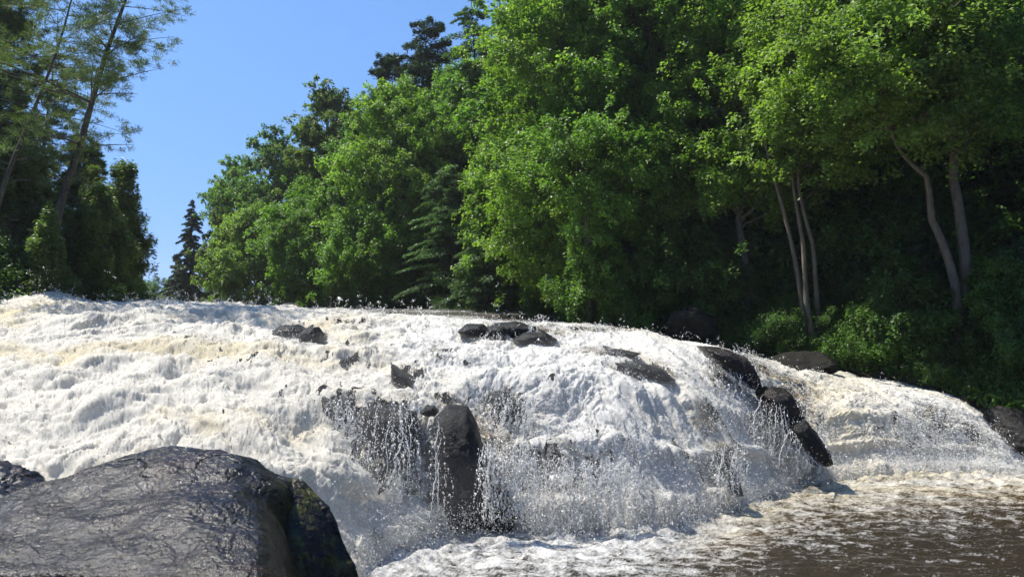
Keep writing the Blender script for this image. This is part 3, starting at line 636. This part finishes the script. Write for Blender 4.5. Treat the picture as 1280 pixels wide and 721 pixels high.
def conifer_meshes(seed, H, R, lo, nb=70, per=150, rise=.1, droop=.35, spread=.35, L=.16, Wd=.04, tmin=.15, power=.9, jag=.2, mat='spruce', barkm='pinebark', axis=None, r0=None, ball=.0, top=.02, dead=0, vert=.03, azi=None, sweep=0.):
    r = np.random.default_rng(seed); r0 = r0 or .012 * H + .02
    ax = axis_curve(axis or [(0, 0, -.4), (0, 0, H * .5), (r.normal(0, .02) * H, r.normal(0, .02) * H, H)], 30, .004 * H, r)
    prof = r0 * (1 - .93 * np.linspace(0, 1, 30)) + r0 * .4 * np.exp(-np.linspace(0, 1, 30) * 40)
    tub = [(ax, prof)]; f = np.sort(r.uniform(0, 1, nb) ** .95); h = lo + (H * .995 - lo) * f
    Lb = R * (np.clip(1 - f, 0, 1) ** power * (1 - top) + top) * (1 + jag * r.normal(0, 1, nb)).clip(.3, 1.7)
    az = r.uniform(0, 2 * np.pi, nb) if azi is None else r.normal(azi[0], azi[1], nb)
    o0 = at_h(ax, h); dirh = np.stack([np.cos(az), np.sin(az), np.zeros(nb)], -1); lat = np.stack([-np.sin(az), np.cos(az), np.zeros(nb)], -1)
    ri = rise * r.uniform(.5, 1.5, nb) + sweep * f; dr = droop * r.uniform(.6, 1.4, nb)
    def curve(t, i): return o0[i] + dirh[i] * (Lb[i] * t)[:, None] + np.array([0, 0, 1.]) * (Lb[i] * (ri[i] * t - dr[i] * t * t))[:, None]
    for i in range(nb):
        t = np.linspace(0, 1, 6); pts = curve(t, np.full(6, i)); b0 = np.interp(h[i], ax[:, 2], prof) * .33
        tub.append((pts, np.linspace(max(b0, .008), .004, 6)))
    for i in range(dead):
        hh = lo * r.uniform(.35, 1.0) if lo > 1.5 else r.uniform(.5, H * .5); a = r.uniform(0, 6.28); ll = R * r.uniform(.2, .5); p0 = at_h(ax, np.array(hh))
        p2 = p0 + np.array([np.cos(a) * ll, np.sin(a) * ll, -.1 * ll]); pm = (p0 + p2) / 2 + r.normal(0, .06, 3) * ll
        tub.append((bez(p0, pm, p2, 6), np.linspace(.02, .004, 6)))
        for kk in range(3):
            t0 = r.uniform(.4, .9); q0 = p0 * (1 - t0) + p2 * t0; tub.append((bez(q0, q0 + r.normal(0, .1, 3) * ll, q0 + r.normal(0, .22, 3) * ll, 4), np.linspace(.008, .003, 4)))
    cnt = np.maximum((per * (Lb / R) ** 1.2 + 12).astype(int), 8); ii = np.repeat(np.arange(nb), cnt); n = len(ii)
    t = tmin + (1 - tmin) * r.uniform(0, 1, n) ** .8
    if ball > 0:   # plumes: needles gathered in tufts
        ntf = np.maximum((Lb * 5.5).astype(int), 3); tf_t = tmin + (1 - tmin) * r.uniform(0, 1, (nb, 60)); k_ = (r.uniform(0, 1, n) * ntf[ii]).astype(int) % 60
        t = tf_t[ii, k_]; lo_ = r.normal(0, 1, (nb, 60)) * .5; ho_ = r.normal(0, 1, (nb, 60))
        c0 = curve(t, ii) + lat[ii] * (lo_[ii, k_] * spread * Lb[ii] * (.35 + .65 * t))[:, None] + np.array([0, 0, 1.]) * (ho_[ii, k_] * vert * 2)[:, None]
        g = nrm(r.normal(size=(n, 3))); P = c0 + g * (r.uniform(.2, 1, n) * ball)[:, None] * np.array([1, 1, .55]); D = g + dirh[ii] * .5 + np.array([0, 0, .25])
        Nn = r.normal(size=(n, 3))
    else:
        sgn = np.where(r.uniform(size=n) < .5, -1, 1.); wd = spread * Lb[ii] * (1.05 - t) ** .6 * r.uniform(0, 1, n)
        P = curve(t, ii) + lat[ii] * (sgn * wd)[:, None] + np.array([0, 0, 1.]) * (r.normal(0, vert, n) - .35 * wd * droop)[:, None]
        D = dirh[ii] * .7 + lat[ii] * (sgn * .8)[:, None] + r.normal(0, .35, (n, 3)) + np.array([0, 0, -.25 * droop])
        Nn = np.array([0, 0, 1.]) + r.normal(0, .5, (n, 3))
    Ls = L * r.uniform(.7, 1.35, n); V, Fq = blades(P, D, Nn, Ls, Ls * Wd / L)
    tv, tf = tubes(tub, 6)
    return mesh("trunk", tv, tf, M[barkm]), mesh("crown", V, Fq, M[mat], smooth=False)

def plant(name, label, cat_, loc, meshes, group=None, rotz=0, s=1.0):
    t = thing(name, label, cat_, loc, group); t.rotation_euler = (0, 0, rotz); t.scale = (s, s, s)
    for nm, me in zip(("trunk", "crown"), meshes): link(nm, me, t)
    return t
def copy_thing(src, loc, rotz, s, label=None, sz=None):
    c = src.copy(); C.objects.link(c); c.location = loc; c.rotation_euler = (0, 0, rotz); c.scale = (s, s, sz or s)
    if label: c["label"] = label
    for ch in list(src.children):
        d = ch.copy(); C.objects.link(d); d.parent = c
    return c
def foot(u, Y):
    x = (u - 640) / F * Y; return np.array([x, Y, float(ground_z(np.array([x]), np.array([Y]))[0])])
def hgt(vtop, Y, f): return EYE + (HOR - vtop) / F * Y - f[2]

# ------------------------------------------------------------------ broadleaf trees along the right bank
BL = [ # u, Y, vtop, rpx, vlow, mat, leaf, nl, label
 (296,62,204,34,330,'maple',.22,26,"feathery topped green tree just right of the lone spruce"),
 (284,55,262,26,370,'ash',.20,20,"low rounded tree at the water's edge between the spruce and the first maple"),
 (338,52,163,48,340,'deep',.20,30,"rounded tree with a knobbly top, first tall one in the descending treeline"),
 (312,46,262,42,375,'birch',.18,24,"yellowish green low tree in front of the knobbly topped one"),
 (412,46,112,44,300,'ash',.19,34,"tall tree with brownish seed clusters and a ragged spire top"),
 (385,40,232,50,372,'maple',.16,34,"dense low maple whose leaves hang to the water below the ragged spire tree"),
 (452,40,150,44,320,'deep',.16,28,"dark leafed tree left of the bright broad maple"),
 (498,37,108,64,345,'bright',.16,46,"bright broad maple standing below the two dark pines"),
 (455,35,262,50,378,'maple',.15,30,"low bushy maple leaning over the crest of the falls"),
 (570,38,92,60,330,'maple',.16,36,"green maple between the dark pine and the pale hemlock"),
 (655,34,22,66,330,'maple',.15,40,"tall maple whose top meets the sky at the edge of the dense wood"),
 (706,27.5,-70,96,362,'bright',.13,76,"huge bright maple with leaves sweeping down to the spray, biggest on the bank"),
 (800,28,-90,90,330,'bright',.13,50,"big green maple right of the sweeping bright one"),
 (640,30,140,50,385,'bright',.135,30,"young maple with yellow green sprays low over the river"),
 (742,24.6,95,84,350,'maple',.12,40,"medium green tree filling the middle, with thin slanting stems"),
 (835,24.6,110,60,345,'bright',.12,34,"slim green tree with drooping boughs left of the bright hanging crown"),
 (932,23.5,-60,76,268,'bright',.115,56,"tree with a bright hanging crown above the dark hollow"),
 (905,31,-150,80,150,'maple',.14,36,"tall green tree rising behind the bright hanging crown"),
 (1120,27,-140,110,90,'birch',.13,54,"pale green broad crowned tree behind the leaning trunk"),
 (1300,21,-120,85,215,'maple',.11,40,"leafy tree at the right edge, its boughs entering the picture"),
 (1235,30,-190,110,60,'maple',.14,40,"tall tree behind the forked pair at the right"),
]
for i, (u, Y, vt, rp, vl, mt, lf, nl, lab) in enumerate(BL):
    f = foot(u, Y); H = hgt(vt, Y, f); R = rp / F * Y; lo = max(.5, EYE + (HOR - vl) / F * Y - f[2])
    if Y > 34: nl = int(nl * 1.9)
    ms = broadleaf_meshes(100 + i, H, R, lo, nl=nl, nt=13 if Y < 34 else 9, nlv=62, leaf=lf * (.86 if Y < 34 else .74), mat=mt, bottom=.6)
    plant("broadleaf_tree", lab, "tree", f, ms)

# slim twin trunks
f = foot(1022, 21.3); k = 21.3 / F
def rel(u, v, Y, f): return tuple(W(u, v, Y) - f)
ms = broadleaf_meshes(201, hgt(-70, 21.3, f), 2.2, EYE + (HOR - 215) / F * 21.3 - f[2], nl=46, nlv=62, leaf=.105, mat='birch', barkm='palebark', r0=.085, wob=.003,
    axes=[[(-.05, 0, -.4), rel(1005, 330, 21.3, f), rel(990, 200, 21.5, f), rel(975, -10, 22, f)], [(.22, .1, -.4), rel(1016, 330, 21.4, f), rel(1000, 205, 21.4, f), rel(1030, 0, 21, f)], [(-.12,.2,-.4), rel(996, 330, 21.5, f), rel(962, 205, 21.6, f), rel(930, 80, 21.8, f)]], ctr=(.2, 0))
plant("broadleaf_tree", "tree on slim pale twin trunks that rise from the flat topped boulder", "tree", f, ms)
# forked pair at the right
f = foot(1214, 19.4)
ms = broadleaf_meshes(202, hgt(-110, 19.4, f), 2.6, EYE + (HOR - 165) / F * 19.4 - f[2], nl=52, nlv=62, leaf=.10, mat='maple', barkm='palebark', r0=.155,
    axes=[[(0, 0, -.4), rel(1212, 300, 19.4, f), rel(1200, 180, 19.4, f), rel(1180, 110, 19.3, f), rel(1150, -60, 19.4, f)]], ctr=(-.4, 0))
plant("broadleaf_tree", "stout pale barked upright tree with a wavy trunk at the right", "tree", f, ms)
f = foot(1200, 19.0)
ms = broadleaf_meshes(203, hgt(-40, 19, f), 2.3, EYE + (HOR - 165) / F * 19 - f[2], nl=44, nlv=62, leaf=.10, mat='birch', barkm='palebark', r0=.125,
    axes=[[(0, 0, -.4), rel(1192, 335, 19, f), rel(1165, 240, 19, f), rel(1130, 190, 18.9, f), rel(1095, 60, 18.8, f)]], ctr=(-2.0, -.4))
plant("broadleaf_tree", "leaning pale trunked tree bending left away from the stout upright one", "tree", f, ms)

# background wood on the hillside
proto = []
for i, (mt, H, R) in enumerate((('maple', 13, 3.2), ('deep', 15, 3.4), ('bright', 12, 3.0))):
    proto.append(broadleaf_meshes(300 + i, H, R, 1.2, nl=46, nt=12, nlv=50, leaf=.17, mat=mt, bottom=.5))
r = np.random.default_rng(11); first = [None] * 3; placed = []
WOODLAB = "tree deep in the closed green wood on the far bank hillside, one of many"
def ok(p, d): return all((p[0] - a[0]) ** 2 + (p[1] - a[1]) ** 2 > d * d for a in placed)
cnt = 0
for kx in range(900):
    u = r.uniform(560, 1500); Y = r.uniform(27.5, 60)
    if u < 700 and Y < 40: continue
    p = foot(u, Y)
    if not ok(p, 3.1): continue
    kk = int(r.integers(3)); s = r.uniform(.85, 1.2); maxv = 60 if u < 640 else -999
    if u < 680 and (p[2] + [13, 15, 12][kk] * s - EYE) / Y * F > 330: continue
    placed.append(p)
    if first[kk] is None: first[kk] = plant("broadleaf_tree", WOODLAB, "tree", p, proto[kk], "trees deep in the far bank wood", r.uniform(0, 6), s)
    else: copy_thing(first[kk], p, r.uniform(0, 6), s)
    cnt += 1
    if cnt > 105: break
# treeline behind the descending row
BK = "tree standing behind the row that steps down to the river bend"
b0 = None
for (u, Y, vt) in ((320,75,235),(350,68,190),(395,64,160),(440,58,150),(470,56,120),(540,52,100),(600,50,60),(275,80,300),(640,52,40),(330,82,240),(580,46,70)):
    p = foot(u, Y); H = hgt(vt + 12, Y, p); s = H / 15
    if b0 is None: b0 = plant("broadleaf_tree", BK, "tree", p, proto[1], "trees behind the stepping treeline", 1.0, s)
    else: copy_thing(b0, p, r.uniform(0, 6), s)
# far end of the valley
FAR = "small hazy green tree closing the valley at the river bend"
b0 = None
for kx in range(46):
    Y = r.uniform(95, 150); u = r.uniform(120, 262)
    p = foot(u, Y); vt = 345 + r.uniform(-6, 14) + abs(u - 190) * .0; s = max(hgt(vt, Y, p), 2.5) / 15
    if b0 is None: b0 = plant("broadleaf_tree", FAR, "tree", p, proto[0], "trees at the far river bend", 0, s)
    else: copy_thing(b0, p, r.uniform(0, 6), s * 1.0)

# ------------------------------------------------------------------ conifers
def con(u, Y, vt, rp, label, name, seed, **kw):
    f = foot(u, Y); H = hgt(vt, Y, f); kw.setdefault('lo', .6); R = rp / F * Y
    return plant(name, label, "tree", f, conifer_meshes(seed, H, R, **kw))
con(238, 60, 250, 30, "lone dark pointed spruce against the sky at the river bend", "spruce_tree", 1, nb=190, per=260, L=.30, Wd=.08, spread=.3, mat='spruce', power=.75, rise=0, droop=.3)
con(222, 66, 318, 24, "short dark spruce tucked beside the lone pointed one", "spruce_tree", 2, nb=90, per=150, L=.34, Wd=.09, mat='spruce', power=.7)
con(522, 41, 26, 66, "dark pine with tiered flat boughs, the higher of two above the treeline", "pine_tree", 3, nb=170, per=700, L=.22, Wd=.05, mat='spruce', spread=.42, power=.42, rise=.4, droop=.25, jag=.25, top=.08, vert=.08)
con(492, 42, 64, 56, "dark pine with tiered flat boughs, the lower of two above the treeline", "pine_tree", 4, nb=160, per=650, L=.22, Wd=.05, mat='spruce', spread=.42, power=.42, rise=.4, droop=.25, jag=.25, top=.08, vert=.08)
con(596, 38, -6, 70, "pale blue green hemlock with feathery top beside the sky edge", "hemlock_tree", 5, nb=210, per=420, L=.2, Wd=.045, mat='hemlock', power=.5, droop=.4, rise=.2, spread=.4, jag=.3)
con(655, 40, -60, 50, "dark pointed spruce at the sky edge above the maples", "spruce_tree", 6, nb=120, per=200, L=.24, Wd=.06, mat='spruce', power=.7)
con(566, 33, 205, 62, "shaded hemlock with layered drooping boughs above the falls crest", "hemlock_tree", 7, nb=150, per=330, L=.15, Wd=.04, mat='hemlock', power=.45, droop=.35, rise=.12, spread=.42, jag=.25, top=.1)
con(610, 29.5, 235, 50, "smaller dark hemlock under the yellow green maple sprays", "hemlock_tree", 8, nb=120, per=300, L=.14, Wd=.035, mat='hemlock', power=.5, droop=.35, spread=.42)
con(1160, 21.5, 235, 62, "young shaded hemlock between the twin trunks and the leaning tree", "hemlock_tree", 9, nb=120, per=300, L=.12, Wd=.03, mat='hemlock', power=.5, droop=.3, spread=.42)
con(1085, 22.5, 262, 52, "small dark hemlock just right of the slim twin trunks", "hemlock_tree", 10, nb=110, per=280, L=.12, Wd=.03, mat='hemlock', power=.5, droop=.3, spread=.42)
con(1268, 19, 300, 60, "young hemlock at the right edge with boughs over the chute", "hemlock_tree", 11, nb=110, per=300, L=.11, Wd=.028, mat='hemlock', power=.5, droop=.3, spread=.42)
con(900, 24, 265, 52, "small hemlock in the dark hollow left of the slim twin trunks", "hemlock_tree", 12, nb=110, per=280, L=.12, Wd=.03, mat='hemlock', power=.5, droop=.3, spread=.42)
con(790, 25, 275, 50, "low hemlock in shade behind the middle of the crest", "hemlock_tree", 13, nb=110, per=280, L=.12, Wd=.03, mat='hemlock', power=.5, droop=.3, spread=.42)

for i, (u, Y, vt, rp, lab) in enumerate(((1130,19.8,330,44,"leafy sapling left of the foot of the leaning trunk"),
        (1262,18.6,330,44,"leafy sapling right of the foot of the stout upright trunk"),(860,23.5,290,50,"leafy sapling behind the tall shaded boulder"),(760,24,300,52,"leafy sapling behind the right half of the crest"),(1180,22.5,250,60,"taller leafy sapling behind the forked pair of trunks"),(1085,24,240,60,"taller leafy sapling behind the small dark hemlock"))):
    f = foot(u, Y); plant("sapling", lab, "sapling", f, broadleaf_meshes(600 + i, hgt(vt, Y, f), rp / F * Y, .3, nl=30, nt=10, nlv=55, leaf=.095, r0=.035, mat=('fern', 'deep')[i % 2], bottom=.8))
# shaded bare stems on the right bank
SL = [(1272,24,"thick dark trunked tree at the right edge behind the forked pair",.24),(880,25.5,"thin straight grey stem left of the bright hanging crown",.08),(925,26,"leaning thin stem below the bright hanging crown",.09),
      (812,25.5,"slanting slim stem in the shade of the middle trees",.07),(1250,26,"dark straight trunk seen between the forked pair and the edge",.2),(1120,25,"slim shaded trunk behind the young hemlocks",.1)]
for i, (u, Y, lab, r0) in enumerate(SL):
    f = foot(u, Y); H = hgt(-60, Y, f)
    plant("broadleaf_tree", lab, "tree", f, broadleaf_meshes(400 + i, H, 2.0, H * .62, nl=22, nlv=50, leaf=.12, r0=r0, mat='maple', axes=[[(0, 0, -.4), (-.2 * (i % 3), 0, H * .4), (-.6 * (i % 3), 0, H * .95)]]))

# ------------------------------------------------------------------ left bank
def onfoot(u, Y): return foot(u, Y)
f = foot(63, 20.0)
ax = [(0, 0, -.5), rel(70, 300, 20, f), rel(100, 180, 20, f), rel(132, 70, 20.1, f), rel(158, -20, 20.2, f), rel(172, -90, 20.3, f)]
ms = conifer_meshes(21, ax[-1][2], 2.3, EYE + (HOR - 185) / F * 20 - f[2], nb=34, per=800, rise=.25, droop=.12, spread=.30, L=.09, Wd=.011, tmin=.5, power=.35, jag=.3, mat='pine', axis=ax, r0=.125, ball=.15, top=.3, dead=16, vert=.07)
plant("pine_tree", "tall leaning pine with a long bare trunk standing out against the sky", "tree", f, ms)
f = foot(-30, 19.0)
ax = [(0, 0, -.5), rel(0, 250, 19, f), rel(40, 130, 19, f), rel(80, 20, 19.1, f), rel(105, -70, 19.2, f)]
ms = conifer_meshes(22, ax[-1][2], 2.2, 3.2, nb=60, per=800, rise=.2, droop=.15, spread=.32, L=.10, Wd=.012, tmin=.35, power=.35, jag=.3, mat='pine', axis=ax, r0=.075, ball=.2, top=.3, dead=10, vert=.07)
plant("pine_tree", "second leaning pine left of the tall bare trunked one, its boughs hiding it", "tree", f, ms)
def lcon(u, Y, vt, rp, label, name, seed, **kw): return con(u, Y, vt, rp, label, name, seed, **kw)
lcon(-6, 22.5, -60, 76, "dense dark pine filling the upper left corner", "pine_tree", 23, nb=130, per=1300, rise=.2, droop=.15, spread=.35, L=.12, Wd=.014, tmin=.2, power=.3, jag=.25, mat='pine', ball=.18, top=.35, vert=.07)
lcon(98, 25, 160, 50, "soft yellow green pine behind the long bare trunk", "pine_tree", 24, nb=95, per=1300, rise=.25, droop=.15, spread=.35, L=.14, Wd=.018, tmin=.15, power=.5, mat='pine', ball=.18, vert=.06)
lcon(152, 27, 207, 27, "slender cedar with ragged edges, last tree of the left bank against the sky", "cedar_tree", 25, nb=300, per=150, L=.13, Wd=.045, spread=.6, mat='cedar', power=.38, rise=.5, droop=.2, jag=.45, top=.12, vert=.11)
lcon(132, 24, 236, 32, "dense cedar in front of the slender ragged one", "cedar_tree", 26, nb=300, per=200, L=.11, Wd=.045, spread=.6, mat='cedar', power=.4, rise=.45, droop=.25, jag=.25, top=.1, vert=.11)
lcon(104, 22, 262, 34, "low dark cedar right of the foot of the leaning pine", "cedar_tree", 27, nb=140, per=396, L=.10, Wd=.042, spread=.6, mat='cedar', power=.4, rise=.4, droop=.3, jag=.25, top=.1, vert=.11)
lcon(25, 21.5, 190, 52, "thick shaded cedar at the left edge behind the rock ledge", "cedar_tree", 28, nb=180, per=506, L=.11, Wd=.045, spread=.6, mat='cedar', power=.35, rise=.35, droop=.3, jag=.25, top=.15, vert=.16)
lcon(-55, 20, 120, 60, "cedar outside the left edge whose boughs reach into the picture", "cedar_tree", 29, nb=160, per=506, L=.11, Wd=.045, spread=.6, mat='cedar', power=.35, rise=.35, droop=.3, jag=.25, top=.15, vert=.16)
lcon(70, 24, 232, 40, "dark hemlock between the two leaning pine trunks", "hemlock_tree", 30, nb=140, per=260, L=.12, Wd=.032, mat='hemlock', power=.45, droop=.3, spread=.42)
lcon(165, 30, 290, 20, "stubby cedar at the waterside right of the slender ragged one", "cedar_tree", 34, nb=100, per=110, L=.13, Wd=.05, spread=.6, mat='cedar', power=.45, rise=.3, droop=.3)
lcon(-10, 26, -20, 60, "tall shaded hemlock at the back of the left bank group", "hemlock_tree", 31, nb=200, per=260, L=.15, Wd=.04, mat='hemlock', power=.35, droop=.3, spread=.42, top=.15)
lcon(55, 30, 60, 55, "pine crown showing between the leaning trunks on the left bank", "pine_tree", 32, nb=80, per=700, rise=.2, droop=.15, spread=.35, L=.15, Wd=.02, tmin=.2, power=.35, mat='pine', ball=.2, top=.3, vert=.07)
lcon(60, 18.6, 258, 40, "low shaggy cedar hiding the foot of the tall leaning pine", "cedar_tree", 35, nb=170, per=380, L=.09, Wd=.04, spread=.6, mat='cedar', power=.4, rise=.35, droop=.3, jag=.25, top=.12, vert=.11)
# wood beyond the left frame edge and behind the left group
CP = conifer_meshes(33, 12, 2.4, .8, nb=150, per=506, L=.16, Wd=.045, mat='hemlock', power=.5, droop=.3, spread=.42)
b0 = None
for (u, Y, s) in ((-120,22,1.1),(-180,27,1.2),(-90,32,1.1),(-20,36,.95),(40,38,.75),(80,42,.62),(115,46,.55),(140,52,.5),(-260,24,1.1),(-60,40,1.2),(160,60,.55),(128,66,.6)):
    p = foot(u, Y)
    if b0 is None: b0 = plant("hemlock_tree", "dark evergreen in the wood behind the left bank trees", "tree", p, CP, "evergreens behind the left bank", 0, s)
    else: copy_thing(b0, p, r.uniform(0, 6), s)

# ------------------------------------------------------------------ shrubs and undergrowth
SH = [broadleaf_meshes(500 + i, 1.7, 1.05, .15, nl=16, nt=9, nlv=42, leaf=.075, mat=m, r0=.02, bottom=.9) for i, m in enumerate(('fern', 'deep', 'shade'))]
first = [None] * 3; sp = []
for kx in range(1800):
    side = r.uniform() < .82
    if side: y = r.uniform(12, 36); x = polyx(RB, y) + r.gamma(1.4, 1.7) + .05
    else: y = r.uniform(17.5, 34); x = polyx(LB, y) - r.uniform(.5, 3)
    if any((x - a) ** 2 + (y - b) ** 2 < .85 ** 2 for a, b in sp): continue
    u = x / y * F + 640
    if u < -80 or u > 1400: continue
    sp.append((x, y)); kk = int(r.integers(3)); p = (x, y, float(ground_z(np.array([x]), np.array([y]))[0]) - .05); s = r.uniform(.6, 1.35) * ((.6 + 1.3 * ss(2.5, 7, x - polyx(RB, y))) if side else 1)
    if side and y < 22.5 and (985 < u < 1050 or 1145 < u < 1245): s = .5
    lab = "leafy waist high shrub in the shade of the right bank wood" if side else "leafy shrub under the evergreens of the left bank"
    grp = "shrubs under the right bank wood" if side else "shrubs under the left bank evergreens"
    if first[kk] is None: first[kk] = plant("shrub", lab, "shrub", p, SH[kk], grp, 0, s)
    else:
        o = copy_thing(first[kk], p, r.uniform(0, 6), s, lab); o["group"] = grp
    if len(sp) > 190: break
n = 130000; yy = r.uniform(11, 40, n); sd = r.uniform(size=n) < .8; ofs = r.gamma(1.6, 1.4, n) + .25
ofs = np.where(r.uniform(size=n) < .3, r.uniform(-.15, .5, n), ofs)
xx = np.where(sd, polyx(RB, yy) + ofs, polyx(LB, yy) - ofs); zz = ground_z(xx, yy)
P = np.stack([xx, yy, zz + r.uniform(0, .35, n)], -1); D = np.stack([r.normal(0, .6, n), r.normal(0, .6, n), r.uniform(.1, .9, n)], -1)
L = r.uniform(.08, .2, n); V, Fq = blades(P, D, nrm(r.normal(0, .5, (n, 3)) + (0, 0, 1)), L, L * .45)
tag(link("undergrowth", mesh("undergrowth", V, Fq, M['fern'], smooth=False)), "low ferns and seedlings covering the forest floor", "undergrowth", kind='stuff')

# ------------------------------------------------------------------ air
bm = bmesh.new(); bmesh.ops.create_cube(bm, size=1); me = bpy.data.meshes.new("haze")
for v in bm.verts: v.co = ((v.co.x) * 1300, v.co.y * 1100 + 395, v.co.z * 50 + 21)
bm.to_mesh(me); bm.free(); me.materials.append(vol_mat("haze", .0004, (.93, .96, 1.0), .3))
tag(link("haze", me), "faint summer haze in the valley air", "haze", kind='stuff')

# ------------------------------------------------------------------ light
SUN_EL, SUN_AZ = 59.0, -68.0      # azimuth measured from +Y (view direction) towards +X
sd = bpy.data.lights.new("sun", 'SUN'); sd.energy = 4.6; sd.angle = R_(.53); sd.color = (1, .95, .86)
so = bpy.data.objects.new("sun", sd); C.objects.link(so)
dv = Vector((math.sin(R_(SUN_AZ)) * math.cos(R_(SUN_EL)), math.cos(R_(SUN_AZ)) * math.cos(R_(SUN_EL)), math.sin(R_(SUN_EL))))
so.rotation_euler = dv.to_track_quat('Z', 'Y').to_euler(); so.location = dv * 100
wd = bpy.data.worlds.new("World"); scene.world = wd; wd.use_nodes = True; nt = wd.node_tree
bg = nt.nodes["Background"]; sk = nt.nodes.new("ShaderNodeTexSky"); sk.sky_type = 'NISHITA'; sk.sun_disc = False
sk.sun_elevation = R_(SUN_EL); sk.sun_rotation = R_(SUN_AZ); sk.air_density = 1.0; sk.dust_density = 0; sk.ozone_density = 3.2; sk.altitude = 600
tc = nt.nodes.new("ShaderNodeTexCoord"); mp = nt.nodes.new("ShaderNodeMapping"); mp.vector_type = 'POINT'
mp.inputs["Location"].default_value = (0, 0, .42); mp.inputs["Scale"].default_value = (1, 1, .8)
nv = nt.nodes.new("ShaderNodeVectorMath"); nv.operation = 'NORMALIZE'
nt.links.new(tc.outputs["Generated"], mp.inputs[0]); nt.links.new(mp.outputs[0], nv.inputs[0]); nt.links.new(nv.outputs[0], sk.inputs[0])
nt.links.new(mixc(nt, 1.0, sk.outputs[0], (.80, .98, 1.10), "MULTIPLY"), bg.inputs[0]); bg.inputs[1].default_value = .115
scene.view_settings.view_transform = 'Standard'; scene.view_settings.look = 'None'; scene.view_settings.exposure = .92; scene.view_settings.gamma = 1
scene.render.engine = 'CYCLES'; cy = scene.cycles
cy.max_bounces = 5; cy.diffuse_bounces = 3; cy.glossy_bounces = 2; cy.transmission_bounces = 3; cy.transparent_max_bounces = 4
cy.caustics_reflective = False; cy.caustics_refractive = False; cy.use_denoising = True; cy.sample_clamp_indirect = 6
